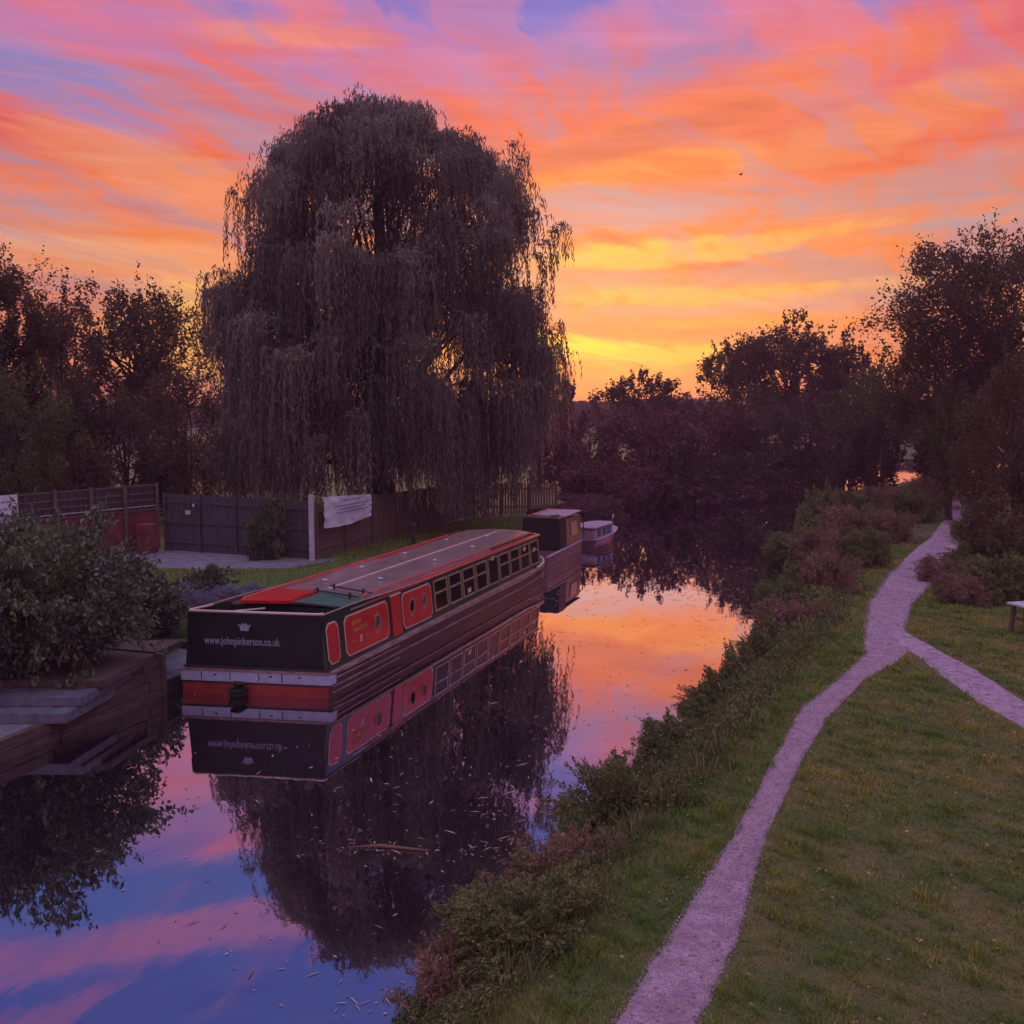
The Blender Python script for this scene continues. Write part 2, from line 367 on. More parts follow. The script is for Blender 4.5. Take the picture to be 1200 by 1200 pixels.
def gz(x, y):
    x = np.asarray(x, float); y = np.asarray(y, float)
    sl = Lx(y) - x; sr = x - Rx(y)
    zr = -.5 + 1.4 * sst((sr + .45) / 1.7) + bumpy(x, y) * sst(sr / 2) + .02 * np.clip(sr - 8, 0, 60)
    zl = -.9 + 1.7 * sst((sl + .05) / .35) + bumpy(x, y) * .4
    # low quay beside the water on the left, in front of the big bush
    low = np.maximum(sst((21.4 - y) / .3), sst((25.6 - y) / .2) * sst((3.2 - sl) / .2))
    zl = np.where((sl > -.05), zl * (1 - low) + low * (-.4 + .5 * sst((sl - .3) / .2)), zl)
    z = np.where(sl > -.3, zl, np.where(sr > -.6, zr, -.9))
    far = np.clip((y - 130) / 400, 0, 1)
    return z + far * 9 * (.6 + .4 * np.sin(x * .012))
def gzf(x, y): return float(gz(x, y))
xs = np.concatenate([np.linspace(-600, -45, 14), np.linspace(-42, -14, 40), np.linspace(-13.8, 26, 330), np.linspace(26.3, 60, 60), np.linspace(64, 800, 16)])
ys = np.concatenate([np.linspace(-60, 6, 12), np.linspace(7, 30, 190), np.linspace(30.3, 70, 150), np.linspace(71, 130, 60), np.linspace(140, 900, 20)])
X, Y = np.meshgrid(xs, ys)
Z = gz(X, Y)
V = np.stack([X.ravel(), Y.ravel(), Z.ravel()], 1)
nx, ny = len(xs), len(ys); I = np.arange(nx * ny).reshape(ny, nx)
F = np.stack([I[:-1, :-1].ravel(), I[:-1, 1:].ravel(), I[1:, 1:].ravel(), I[1:, :-1].ravel()], 1)
link('ground', npmesh('ground', V, F, M['ground'], smooth=True), kind='structure')
link('water', npmesh('water', [(-40, -60, 0), (340, -60, 0), (340, 560, 0), (-40, 560, 0)], [(0, 1, 2, 3)], M['water']), kind='structure')

# towpath: ribbon between left and right edges, following the ground 12 mm above it
def ribbon(name, Ls, Rs, m, nseg=90, ncr=9, lift=.02, wob=.05, seed=0):
    Ls = np.array(Ls, float); Rs = np.array(Rs, float); t = np.linspace(0, len(Ls) - 1, nseg)
    k = np.arange(len(Ls)); V = []
    for i, ti in enumerate(t):
        l = np.array([np.interp(ti, k, Ls[:, 0]), np.interp(ti, k, Ls[:, 1])]); r = np.array([np.interp(ti, k, Rs[:, 0]), np.interp(ti, k, Rs[:, 1])])
        l = l + wob * (mn.noise(Vector((ti * 6, seed, 0))) + .6 * mn.noise(Vector((ti * 23, seed, 3)))); r = r + wob * (mn.noise(Vector((ti * 6, seed, 9))) + .6 * mn.noise(Vector((ti * 23, seed, 7))))
        for j in range(ncr):
            p = l + (r - l) * j / (ncr - 1); edge = min(j, ncr - 1 - j)
            V.append((p[0], p[1], gzf(p[0], p[1]) + (lift if edge else -.02)))
    I = np.arange(nseg * ncr).reshape(nseg, ncr)
    F = np.stack([I[:-1, :-1].ravel(), I[:-1, 1:].ravel(), I[1:, 1:].ravel(), I[1:, :-1].ravel()], 1)
    return link(name, npmesh(name, V, F, m, smooth=True), kind='structure'), np.array(V)
g = lambda px, py, z=.9: tuple(at(px, py, z)[:2])
def mono(*p): return [g(*a) for a in p]
pathL = [(-.6, 5.5)] + mono((715, 1200), (785, 1090), (858, 985), (905, 890), (940, 830), (985, 795), (1012, 765), (1012, 735), (1018, 705), (1035, 680), (1060, 652), (1088, 630), (1103, 612), (1108, 598)) + [(24.2, 58)]
pathR = [(.3, 5.5)] + mono((822, 1200), (870, 1090), (898, 985), (935, 900), (972, 840), (1015, 798), (1066, 765), (1062, 735), (1072, 705), (1098, 680), (1118, 652), (1130, 630), (1134, 612), (1132, 598)) + [(25.6, 58)]
_, PV = ribbon('towpath', pathL, pathR, M['gravel'], 240, 11, .02, .12, 1)
brL = mono((1040, 748), (1075, 770), (1110, 800), (1150, 825), (1200, 856), (1260, 895), (1400, 985))
brR = mono((1062, 738), (1095, 758), (1130, 778), (1165, 797), (1200, 818), (1260, 850), (1400, 925))
_, PV2 = ribbon('side_path', brL, brR, M['gravel'], 60, 7, .026, .06, 5)
# paved yard behind the boat and mown lawn
ribbon('yard_paving', [g(60, 640, .8), g(180, 641, .8), g(250, 645, .8), g(330, 652, .8), g(400, 655, .8)], [g(40, 690, .8), g(178, 668, .8), g(250, 670, .8), g(330, 669, .8), g(400, 656, .8)], M['slab'], 30, 5, .02, .03, 8)
ribbon('lawn', [g(60, 668, .8), g(190, 668, .8), g(330, 668, .8), g(420, 652, .8)], [g(60, 735, .8), g(200, 735, .8), g(300, 700, .8), g(440, 655, .8)], M['lawn'], 24, 5, .03, .05, 11)

# ------------------------------------------------------------------ foliage generators
NR = np.random.default_rng(11)
def leaves(C, A, L, W, tint, rng, flat=.0):
    """rhombic leaves: centres C (n,3), axis A (n,3), length L, width W"""
    n = len(C); A = A / (np.linalg.norm(A, axis=1, keepdims=True) + 1e-9)
    r = rng.normal(size=(n, 3)); r[:, 2] += flat * 3
    S = np.cross(A, r); S /= (np.linalg.norm(S, axis=1, keepdims=True) + 1e-9)
    N = np.cross(S, A)
    L = (L if np.ndim(L) else np.full(n, L))[:, None]; W = (W if np.ndim(W) else np.full(n, W))[:, None]
    b = C - A * L * .5; t = C + A * L * .5 - N * L * .06; m = C - A * L * .05 + N * L * .07
    V = np.stack([b, m + S * W * .5, t, m - S * W * .5], 1).reshape(-1, 3)
    F = np.arange(n * 4).reshape(n, 4)
    return V, F, np.repeat(tint, 4)
def rdir(rng, n): v = rng.normal(size=(n, 3)); return v / np.linalg.norm(v, axis=1, keepdims=True)

def crown_points(rng, ncl, per, zc, rz, lump, amp=.34, base=0.0, rad=(.13, .24), wisp=1.0):
    """clumps of leaves in a unit crown of half width 1; z from base to 1"""
    P = []; Cn = []; T = []; hubs = []
    for i in range(ncl):
        d = rdir(rng, 1)[0]
        rr = rng.uniform(.35, 1) ** .5
        n = mn.noise(Vector((d[0] * 2.1 + lump * 7, d[1] * 2.1, d[2] * 2.1)))
        rr *= (.84 + amp * n)
        c = np.array([d[0] * rr, d[1] * rr, zc + d[2] * rr * rz])
        if c[2] < base: c[2] = base + abs(c[2] - base) * .3
        s = rng.uniform(*rad)
        k = int(per * rng.uniform(.6, 1.3) * (s / .18) ** 2)
        q = rdir(rng, k) * (rng.uniform(.1, 1, size=(k, 1)) ** .45) * s
        q[:, 2] *= rz * 1.35
        P.append(c + q); Cn.append(q / s + d * .5 + np.array([0, 0, .1]))
        T.append(np.clip(rng.normal(rng.uniform(.15, .75), .16, k), 0, 1)); hubs.append(c)
    # wisps: leafy twigs that stick out of the outline
    for i in range(ncl):
        d = rdir(rng, 1)[0]; d[2] = abs(d[2]) * .9 + .1 if rng.random() < .8 else d[2]; d /= np.linalg.norm(d)
        n = mn.noise(Vector((d[0] * 2.1 + lump * 7, d[1] * 2.1, d[2] * 2.1)))
        k = 26; tt = np.linspace(0, 1, k); b0 = (.86 + amp * .9 * n)
        l = rng.uniform(.08, .26) * wisp
        q = np.stack([d[0] * (b0 + tt * l), d[1] * (b0 + tt * l), zc + d[2] * rz * (b0 + tt * l)], 1) + rng.normal(size=(k, 3)) * .02
        q = q[q[:, 2] > base]
        P.append(q); Cn.append(np.tile(d, (len(q), 1)) + rdir(rng, len(q)) * .8); T.append(np.clip(rng.normal(.4, .2, len(q)), 0, 1))
    return np.concatenate(P), np.concatenate(Cn), np.concatenate(T), hubs

def limb(mb, a, b, r0, r1, rng, seg=5, sag=.12):
    a = np.array(a, float); b = np.array(b, float); pts = []; L = np.linalg.norm(b - a)
    o = rng.normal(size=3) * L * .07
    for i in range(seg + 1):
        t = i / seg
        p = a + (b - a) * t + o * math.sin(math.pi * t) + np.array([0, 0, sag * L * math.sin(math.pi * t)])
        pts.append(p)
    mb.tube(pts, [r0 + (r1 - r0) * i / seg for i in range(seg + 1)], 6, False)

def make_tree(seed, kind, hw, hz, depth, Y):
    """crown and trunk meshes for a tree of half width hw and height hz metres, leaves of real size"""
    zc, rz, base, m, rad, cover = KIND[kind]; rng = np.random.default_rng(seed)
    px = Y / 1200; L = (4.6 if kind[:4] == 'airy' else 4.2) * px; W = L * .62
    area = 2 * hw * hz * (1 - base)
    N = area / (L * W * .55) * cover; ncl = int(np.clip(26 * hw, 45, 150)); per = N / ncl / 1.1
    P, A, T, hubs = crown_points(rng, ncl, per, zc, rz, seed, base=base, rad=rad)
    S = np.array([hw, hw * depth, hz]) ; P = P * S
    A = A + rdir(rng, len(A)) * 1.2
    V, F, t = leaves(P, A, L * rng.uniform(.5, 1.3, len(P)), W * rng.uniform(.6, 1.2, len(P)), T, rng)
    crown = npmesh('crown', V, F, MK[kind], t)
    mb = MB(); th = .022 * hz; fz = max(.1, zc - rz * .75) * hz
    mb.tube([(0, 0, -.1), (.05, 0, fz * .5), (0, 0, fz)], [th * 1.5, th * 1.1, th], 8)
    top = (.1, .05, (zc + rz * .35) * hz); limb(mb, (0, 0, fz), top, th, th * .3, rng, 6, 0)
    for h in hubs:
        if rng.random() < .3:
            t0 = rng.uniform(0, .7); q = np.array((0, 0, fz)) * (1 - t0) + np.array(top) * t0
            limb(mb, q, np.array(h) * S, th * .40 * (1 - t0 * .5), th * .05, rng, 4, .1)
    return crown, mb.mesh('trunk', M['bark'], True)
KIND = {
    'airy':   (.64, .36, .22, 0, (.09, .18), 7.5), 'airy2':  (.62, .38, .20, 0, (.09, .19), 3.8),
    'full':   (.56, .44, .06, 0, (.12, .22), 3.2), 'full2':  (.56, .44, .06, 0, (.12, .22), 3.2),
    'canopy': (.60, .40, .20, 0, (.12, .2), 4.2),
    'redder': (.52, .46, .04, 0, (.12, .22), 3.4), 'mass':   (.48, .50, .02, 0, (.12, .24), 3.2), 'mass2':  (.48, .50, .02, 0, (.12, .24), 3.2),
}
MK = dict(canopy=M['leafolive'], airy=M['leafdark'], airy2=M['leafolive'], full=M['leafdark'], full2=M['leafolive'], redder=M['leafred'], mass=M['leafdark'], mass2=M['leafhaze'])
def plant_tree(name, label, cat, kind, px, Y, hw, ytop, group, ybase=None, depth=1.0, rz=None):
    b = atY(px, 600, Y); x = b.x; zb = gzf(x, Y) - .05
    top = atY(px, ytop, Y).z; sc = Y / math.cos(PITCH) / 1200 * hw * .98
    t = thing(name, label, cat, (x, Y, zb), 0, group)
    t.rotation_euler[2] = rnd.uniform(0, 6.28)
    c, k = make_tree(int(px * 7 + Y), kind, sc, (top - zb) / 1.02, depth, Y)
    link('trunk', k, t); link('crown', c, t)
    return t
G1 = 'trees behind the fence left of the willow'; G2 = 'trees across the far bend of the canal'; G3 = 'trees and bushes right of the towpath'
for a in [
    ('broadleaf_tree', 'tall dark tree at the left edge, highest crown left of the willow', 'tree', 'airy', 0, 41, 82, 262, G1),
    ('broadleaf_tree', 'narrow dark tree beside the tall one at the left edge', 'tree', 'full', 78, 47, 44, 330, G1),
    ('broadleaf_tree', 'wide open crowned tree with orange sky holes, just left of the willow', 'tree', 'airy', 172, 58, 92, 326, G1),
    ('bush', 'dark rounded bush under the open crowned tree, against the willow', 'bush', 'mass', 222, 52, 62, 418, G1),
    ('bush', 'dark high bush in front of the narrow tree on the left', 'bush', 'mass', 62, 44, 75, 398, G1),
    ('bush', 'dark bush between the open crowned tree and the gate', 'bush', 'mass', 150, 47, 75, 455, G1),
    ('bush', 'olive green bush at the left edge above the white sign', 'bush', 'full2', 25, 38, 80, 425, G1),
    ('bush', 'low reddish bush behind the brick wall trellis', 'bush', 'redder', 92, 41, 52, 506, G1),
    ('bush', 'low dark bush behind the gate at the foot of the willow', 'bush', 'mass', 215, 46, 55, 500, G1),
    ('broadleaf_tree', 'small lone tree close by the right side of the willow', 'tree', 'airy', 650, 95, 27, 438, G2),
    ('broadleaf_tree', 'round crowned tree midway between willow and towpath trees', 'tree', 'full', 752, 92, 62, 437, G2),
    ('broadleaf_tree', 'tall open tree with glowing gaps above the far bend', 'tree', 'airy', 922, 88, 80, 376, G2),
    ('broadleaf_tree', 'smaller open tree on the left flank of the tall glowing one', 'tree', 'airy2', 858, 92, 48, 398, G2),
    ('broadleaf_tree', 'open tree between the tall glowing tree and the big right hand tree', 'tree', 'airy', 985, 84, 45, 408, G2),
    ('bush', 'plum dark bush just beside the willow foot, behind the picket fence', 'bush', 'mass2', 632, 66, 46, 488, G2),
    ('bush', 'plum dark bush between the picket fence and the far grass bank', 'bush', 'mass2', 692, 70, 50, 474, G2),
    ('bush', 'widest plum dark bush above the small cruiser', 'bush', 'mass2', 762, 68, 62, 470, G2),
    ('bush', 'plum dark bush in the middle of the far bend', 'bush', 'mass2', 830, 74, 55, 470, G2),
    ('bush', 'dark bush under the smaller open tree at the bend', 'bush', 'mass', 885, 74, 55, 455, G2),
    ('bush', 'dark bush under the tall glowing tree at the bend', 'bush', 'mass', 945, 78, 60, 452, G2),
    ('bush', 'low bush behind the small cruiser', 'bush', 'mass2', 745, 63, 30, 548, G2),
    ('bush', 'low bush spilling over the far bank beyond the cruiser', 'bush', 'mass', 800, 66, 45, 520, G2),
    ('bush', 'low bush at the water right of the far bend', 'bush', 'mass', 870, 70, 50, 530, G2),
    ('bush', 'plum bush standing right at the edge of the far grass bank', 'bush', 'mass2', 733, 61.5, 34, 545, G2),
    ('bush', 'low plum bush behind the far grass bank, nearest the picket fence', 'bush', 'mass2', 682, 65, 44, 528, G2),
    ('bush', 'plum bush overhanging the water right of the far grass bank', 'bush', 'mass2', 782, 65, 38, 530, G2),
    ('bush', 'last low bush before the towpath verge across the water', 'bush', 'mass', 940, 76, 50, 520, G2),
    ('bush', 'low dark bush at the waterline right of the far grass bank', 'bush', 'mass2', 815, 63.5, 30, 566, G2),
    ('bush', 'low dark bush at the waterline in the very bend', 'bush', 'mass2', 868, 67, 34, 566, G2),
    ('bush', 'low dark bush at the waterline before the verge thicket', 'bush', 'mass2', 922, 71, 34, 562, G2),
    ('broadleaf_tree', 'biggest tree on the right, its airy crown glowing at the edge', 'tree', 'airy', 1158, 52, 150, 258, G3),
    ('broadleaf_tree', 'leaning lower tree on the left of the biggest right hand tree', 'tree', 'canopy', 1092, 57, 84, 365, G3),
    ('bush', 'dark bush left of the bright water glint', 'bush', 'mass', 1020, 62, 31, 470, G3),
    ('bush', 'small dark bush tight on the left side of the bright water glint', 'bush', 'mass', 1034, 59, 23, 505, G3),
    ('bush', 'small dark bush tight on the right side of the bright water glint', 'bush', 'mass', 1091, 58, 21, 500, G3),
    ('bush', 'dark bush between the far bend and the bright water glint', 'bush', 'mass', 994, 62, 26, 500, G3),
    ('bush', 'dark bush right of the bright water glint', 'bush', 'mass', 1100, 60, 31, 470, G3),
    ('bush', 'low far bushes seen just above the bright water glint', 'bush', 'mass', 1062, 150, 60, 498, G3),
    ('bush', 'olive tinted bush at the left end of the towpath trees', 'bush', 'full2', 1015, 68, 50, 425, G3),
    ('bush', 'ivy green bush overhanging the end of the towpath', 'bush', 'full2', 1112, 48, 44, 448, G3),
    ('bush', 'tall red tinged hawthorn at the right edge by the towpath', 'bush', 'redder', 1192, 36, 74, 392, G3),
    ('bush', 'second red tinged hawthorn behind the first, nearer the path', 'bush', 'redder', 1158, 43, 46, 470, G3),
    ('bush', 'dark bush closing the far end of the towpath', 'bush', 'mass', 1128, 62, 44, 470, G3),
    ('bush', 'brown low bush on the right verge just past the bend in the path', 'bush', 'redder', 1172, 31, 46, 575, G3),
]: plant_tree(*a)

# ------------------------------------------------------------------ the weeping willow
def willow():
    rng = np.random.default_rng(5); Yc = 46.0; k = Yc / math.cos(PITCH) / 1200
    base = Vector((atY(445, 600, Yc).x, Yc, .75))
    prof = [(125, 430, 462), (145, 380, 522), (165, 340, 562), (190, 322, 598), (220, 298, 618), (250, 298, 634), (290, 302, 645), (325, 282, 646), (350, 256, 642), (400, 264, 650),
            (440, 272, 640), (480, 268, 626), (520, 262, 606), (570, 266, 594), (620, 270, 588)]
    zz = np.array([atY(600, p[0], Yc).z for p in prof])[::-1]; rr = np.array([(p[2] - p[1]) / 2 * k for p in prof])[::-1]; cx = np.array([((p[2] + p[1]) / 2 - 445) * k for p in prof])[::-1]
    P = []; A = []; T = []; tips = []
    def strand(s, d, out, L, tone):
        n = max(6, int(L / .115)); t = np.linspace(0, 1, n); l = t * L
        o = out * (1 - np.exp(-l / .5)); drop = np.maximum(0, l - out * .8) + .10 * l
        sway = rng.normal(size=2) * .05
        p = np.stack([s[0] + d[0] * o + sway[0] * l, s[1] + d[1] * o + sway[1] * l, s[2] + .18 * np.sin(np.clip(t * 6, 0, 3.14)) - drop], 1)
        p += rng.normal(size=p.shape) * .028
        a = np.zeros_like(p); a[:, 2] = -1; a[:, :2] = rng.normal(size=(n, 2)) * .34
        first = t < .12; a[first, 0] += d[0]; a[first, 1] += d[1]; a[first, 2] = -.2
        P.append(p); A.append(a); T.append(np.clip(tone * (1.25 - .6 * t) + rng.normal(0, .1, n), 0, 1))  # highlight painted into the tint: plume tops lighter, hanging ends darker
    def clump(c, phi, ns, Lm, spread, tone):
        d0 = np.array([math.cos(phi), math.sin(phi)])
        for _ in range(ns):
            a = phi + rng.normal() * .75; d = (math.cos(a), math.sin(a))
            s = (c[0] + rng.normal() * spread * .38, c[1] + rng.normal() * spread * .38, c[2] + rng.normal() * .2 * spread)
            strand(s, d, rng.uniform(.15, .9) * spread, Lm * rng.uniform(.35, 1.1), tone)
        tips.append(c)
    z0 = 2.2
    for i in range(400):
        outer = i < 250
        z = 3.2 + (19.0 - 3.2) * rng.beta(1.3, .95); phi = rng.uniform(0, 6.283)
        Rz = np.interp(z, zz, rr); f = rng.uniform(.86, 1.03) if outer else rng.uniform(.25, .8)
        lob = 1 + .34 * mn.noise(Vector((math.cos(phi) * 1.9, math.sin(phi) * 1.9, z * .42 + 3)))
        r = max(0, Rz * f * (1 + (lob - 1) * .7) - .75)
        c = (base.x + np.interp(z, zz, cx) + math.cos(phi) * r, base.y + math.sin(phi) * r * .95, z)
        L = min(rng.uniform(2.0, 4.4), z - rng.uniform(1.9, 3.2))
        if z > 14: L = min(L, rng.uniform(1.2, 2.6))
        tone = rng.uniform(.25, .8) if outer else rng.uniform(0, .22)  # shade inside the crown painted in: inner clumps get a darker tint
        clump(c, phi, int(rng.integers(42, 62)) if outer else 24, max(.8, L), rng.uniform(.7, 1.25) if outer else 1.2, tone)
    # single arching boughs that break the outline, and the low curtain
    for px, py, L in [(275, 225, 2.6), (290, 235, 3.2), (243, 325, 2.2), (250, 345, 2.6), (262, 340, 3.0), (272, 350, 3.4), (660, 266, 1.5), (650, 272, 2.0), (640, 285, 2.6), (632, 300, 3.6), (655, 385, 1.3),
                      (645, 390, 2.0), (345, 160, 1.6), (600, 170, 1.8), (612, 185, 2.6), (300, 215, 2.5), (500, 135, 1.0), (430, 128, .8), (470, 130, .8), (622, 470, 3.0), (268, 470, 4.2), (275, 500, 3.4), (612, 420, 3.5), (625, 340, 3.2)]:
        p = atY(px, py, Yc + rng.uniform(-1, 1)); phi = 0 if px > 445 else math.pi
        if abs(px - 445) < 100: phi = rng.uniform(0, 6)
        clump((p.x, p.y, p.z), phi, 13, L, .45, rng.uniform(.2, .5))
    for i in range(80):
        phi = rng.uniform(math.pi * .95, math.pi * 2.05); px = 425 + 165 * math.cos(phi)
        x = base.x - .7 + math.cos(phi) * 5.7 * rng.uniform(.8, 1.02); y = base.y + math.sin(phi) * 5.8 * rng.uniform(.7, 1)
        clump((x, y, rng.uniform(4.6, 7.5)), phi, 20, rng.uniform(2.4, 4.6), .6, rng.uniform(.45, .95))
    P = np.concatenate(P); A = np.concatenate(A); T = np.concatenate(T)
    keep = P[:, 2] > z0 - .6 + .5 * np.sin(P[:, 0] * 1.3); P, A, T = P[keep], A[keep], T[keep]
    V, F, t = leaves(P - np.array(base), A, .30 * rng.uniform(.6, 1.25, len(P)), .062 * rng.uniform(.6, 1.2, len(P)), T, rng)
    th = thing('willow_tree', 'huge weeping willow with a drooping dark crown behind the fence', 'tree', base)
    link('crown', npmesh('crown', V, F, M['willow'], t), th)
    mb = MB(); mb.tube([(0, 0, -.2), (.1, .1, 2), (-.1, .2, 4.2), (.2, 0, 7), (.3, 0, 11), (.1, 0, 16.5)], [.85, .62, .55, .42, .28, .06], 12)
    for c in tips[:400]:
        if rng.random() < .16:
            c = np.array(c) - np.array(base); h = min(max(2.5, c[2] * rng.uniform(.3, .7)), 14)
            limb(mb, (.1, .05, h), c, .16 * (1 - h / 18) + .02, .012, rng, 6, .16)
    mb.obj('trunk', M['bark'], th, True)
    return len(P)
NW = willow()

# ------------------------------------------------------------------ big bush on the left bank, bank plants
def bush_mesh(seed, ncl, per, L, W, m, stems=0, rad=(.16, .3), zc=.45, rz=.55, droop=0):
    rng = np.random.default_rng(seed)
    P, A, T, hubs = crown_points(rng, ncl, per, zc, rz, seed, .62, base=.0, rad=rad, wisp=1.5)
    A = A + rdir(rng, len(A)) * .9; A[:, 2] -= droop
    V, F, t = leaves(P, A, L * rng.uniform(.55, 1.25, len(P)), W * rng.uniform(.7, 1.2, len(P)), T, rng, .2)
    crown = npmesh('crown', V, F, m, t); mb = MB()
    for h in hubs:
        if rng.random() < .5: limb(mb, (h[0] * .12, h[1] * .12, 0), h, .012, .003, rng, 4, .05)
    return crown, mb.mesh('stem', M['bark'], True)
bb = bush_mesh(2, 190, 210, .055, .027, M['leafbush'], rad=(.10, .22))
t = thing('waterside_bush', 'large dark leafy bush overhanging the sleeper wall beside the long boat', 'bush', (-9.95, 20.5, .72), .5, None, (2.35, 2.0, 3.25))
link('stem', bb[1], t); link('crown', bb[0], t)
sb = bush_mesh(6, 60, 120, .10, .05, M['leafbush'])
for x, y, z, s, h, lab in [(-12.6, 22.5, .6, 1.6, 2.6, 'dark bush at the left edge behind the biggest waterside bush'), (-9.3, 24.6, .7, 1.3, 1.7, 'small bush behind the right side of the waterside bush')]:
    t = thing('waterside_bush', lab, 'bush', (x, y, z), rnd.random() * 6, 'bushes on the left bank', (s, s, h)); link('stem', sb[1], t); link('crown', sb[0], t)
p = at(322, 652, .8); t = thing('gate_shrub', 'dark green shrub growing against the stained wooden gate', 'shrub', (p.x, p.y - .7, .75), 1, None, (.95, .6, 2.1)); link('stem', sb[1], t); link('crown', sb[0], t)
p = at(243, 700, .8); t = thing('round_shrub', 'low round shrub on the lawn edge behind the stern', 'shrub', (p.x, p.y, .7), 2, None, (.95, .8, .95)); link('stem', sb[1], t); link('crown', sb[0], t)
lv = bush_mesh(9, 60, 160, .09, .018, M['lavender'], zc=.3, rz=.7)
for i, (px, py, s, h, lab) in enumerate([(262, 712, 1.0, .6, 'pale lavender mound nearest the boat rail'), (212, 716, .9, .75, 'pale lavender mound beside the white quay post'), (300, 700, .7, .45, 'small lavender mound at the lawn edge behind the stern rim')]):
    p = at(px, py, .8); t = thing('lavender_plant', lab, 'lavender', (p.x, p.y, .72), i, 'lavender beside the boat', (s, s, h)); link('stem', lv[1], t); link('crown', lv[0], t)

WK = [bush_mesh(41, 80, 230, .075, .030, M['weed'], rad=(.14, .26), zc=.4, rz=.6), bush_mesh(42, 70, 190, .085, .026, M['weed'], rad=(.14, .28), zc=.4, rz=.6),
      bush_mesh(43, 75, 190, .080, .024, M['weedred'], rad=(.14, .26), zc=.4, rz=.62)]
G4 = 'weedy shrubs along the near towpath bank'
near = [
    (540, 1170, .62, .85, 2, 'reddish weedy shrub at the bottom edge, nearest the camera by the water'),
    (620, 1150, .66, .7, 0, 'green leafy weed clump at the bottom beside the nearest reddish shrub'),
    (600, 1092, .66, .8, 1, 'brown green shrub second from the bottom on the water side'),
    (665, 1040, .72, .9, 2, 'reddish shrub third up the bank, beside floating reeds'),
    (690, 1000, .45, .6, 0, 'low green clump filling the gap below the rounded shrub'),
    (735, 962, .85, 1.15, 1, 'rounded shrub level with the willow tip reflection'),
    (765, 905, .55, .78, 2, 'reddish clump just above the rounded shrub'),
    (800, 868, .60, .75, 0, 'green clump beside the middle of the narrow path'),
    (838, 828, .60, .8, 1, 'shrub silhouetted against the orange reflection'),
    (872, 795, .60, .7, 2, 'small reddish shrub at the narrow point of the bank'),
    (897, 765, .60, .75, 0, 'green shrub below the pink thicket'),
]
for px, py, s, h, k, lab in near:
    p = at(px, py, .45); z = gzf(p.x, p.y); t = thing('bank_shrub', lab, 'shrub', (p.x, p.y, max(.05, z - .1)), rnd.random() * 6, G4, (s, s * 1.25, h))
    link('stem', WK[k][1], t); link('crown', WK[k][0], t)
G5 = 'pinkish shrubs on the verge between canal and towpath'
far = [
    (935, 735, .95, 1.1, 2, 'pink tinged shrub at the near end of the verge thicket'), (925, 700, .9, 1.1, 0, 'dark shrub over the leafy water glints'),
    (975, 700, .9, 1.25, 2, 'pink tinged shrub opposite the fork of the path'), (965, 668, 1.1, 1.4, 2, 'pink shrub in the middle of the verge thicket, water side'),
    (1010, 670, .9, 1.3, 1, 'brown shrub in the middle of the verge thicket, path side'), (940, 640, 1.3, 1.2, 0, 'green reedy clump jutting into the canal'),
    (1000, 640, 1.3, 1.6, 2, 'tall pink shrub before the far bend'), (1045, 640, 1.1, 1.4, 2, 'pink shrub beside the upper bend of the path'),
    (985, 615, 1.5, 1.5, 0, 'green shrub at the far water edge of the verge'), (1035, 612, 1.5, 1.7, 2, 'pink shrub below the bright water glint'),
    (1075, 615, 1.2, 1.5, 1, 'brown shrub right of the bright water glint'), (1085, 600, 1.4, 1.7, 2, 'last pink shrub where the path vanishes'),
    (1110, 690, .8, .9, 2, 'low pink shrub on the right verge at the fork'), (1150, 680, 1.0, 1.2, 1, 'brown orange shrub right of the wide path'),
    (1135, 715, .8, .9, 2, 'red pink tuft right of the fork, before the bench'), (1175, 712, 1.1, 1.3, 0, 'dark shrub just behind the wooden bench'),
    (1150, 640, 1.2, 1.3, 1, 'brown shrub beside the far path end, right side'), (1200, 690, 1.3, 1.7, 1, 'tall brown shrub at the right edge behind the bench'),
]
for px, py, s, h, k, lab in far:
    p = at(px, py, .7); z = gzf(p.x, p.y); t = thing('verge_shrub', lab, 'shrub', (p.x, p.y, max(.05, z - .1)), rnd.random() * 6, G5, (s, s * 1.1, h))
    link('stem', WK[k][1], t); link('crown', WK[k][0], t)

# ------------------------------------------------------------------ grass, undergrowth, gravel stones
def onpath(x, y):
    res = np.zeros(len(x), bool)
    for Lp, Rp_ in ((pathL, pathR), (brL, brR)):
        Lp = np.array(Lp); Rp_ = np.array(Rp_)
        for i in range(len(Lp) - 1):
            q = [Lp[i], Rp_[i], Rp_[i + 1], Lp[i + 1]]; ins = np.zeros(len(x), bool); j = 3
            for k in range(4):
                xi, yi = q[k]; xj, yj = q[j]
                with np.errstate(divide='ignore', invalid='ignore'):
                    c = ((yi > y) != (yj > y)) & (x < (xj - xi) * (y - yi) / (yj - yi + 1e-12) + xi)
                ins ^= c; j = k
            res |= ins
    return res
def blades(x, y, z, h, wd, lean, tint, rng):
    n = len(x); a = rng.uniform(0, 6.283, n); b = a + rng.normal(0, .6, n)
    s = np.stack([np.cos(a), np.sin(a), np.zeros(n)], 1) * (wd / 2)[:, None]
    p = np.stack([x, y, z], 1); tip = p + np.stack([-np.sin(b) * lean * h, np.cos(b) * lean * h, h], 1)
    mid = p * .5 + tip * .5 + np.stack([np.sin(b) * 0, b * 0, h * .16], 1)
    V = np.stack([p - s, p + s, mid + s * .8, tip, mid - s * .8], 1)
    F = np.array([[0, 1, 2, 4], [4, 2, 3, 3]])
    V = V.reshape(-1, 3); base = (np.arange(n) * 5)[:, None]
    q = np.concatenate([base + np.array([0, 1, 2]), base + np.array([0, 2, 4]), base + np.array([4, 2, 3])], 1).reshape(-1, 3)
    return V, q, np.repeat(tint, 5)
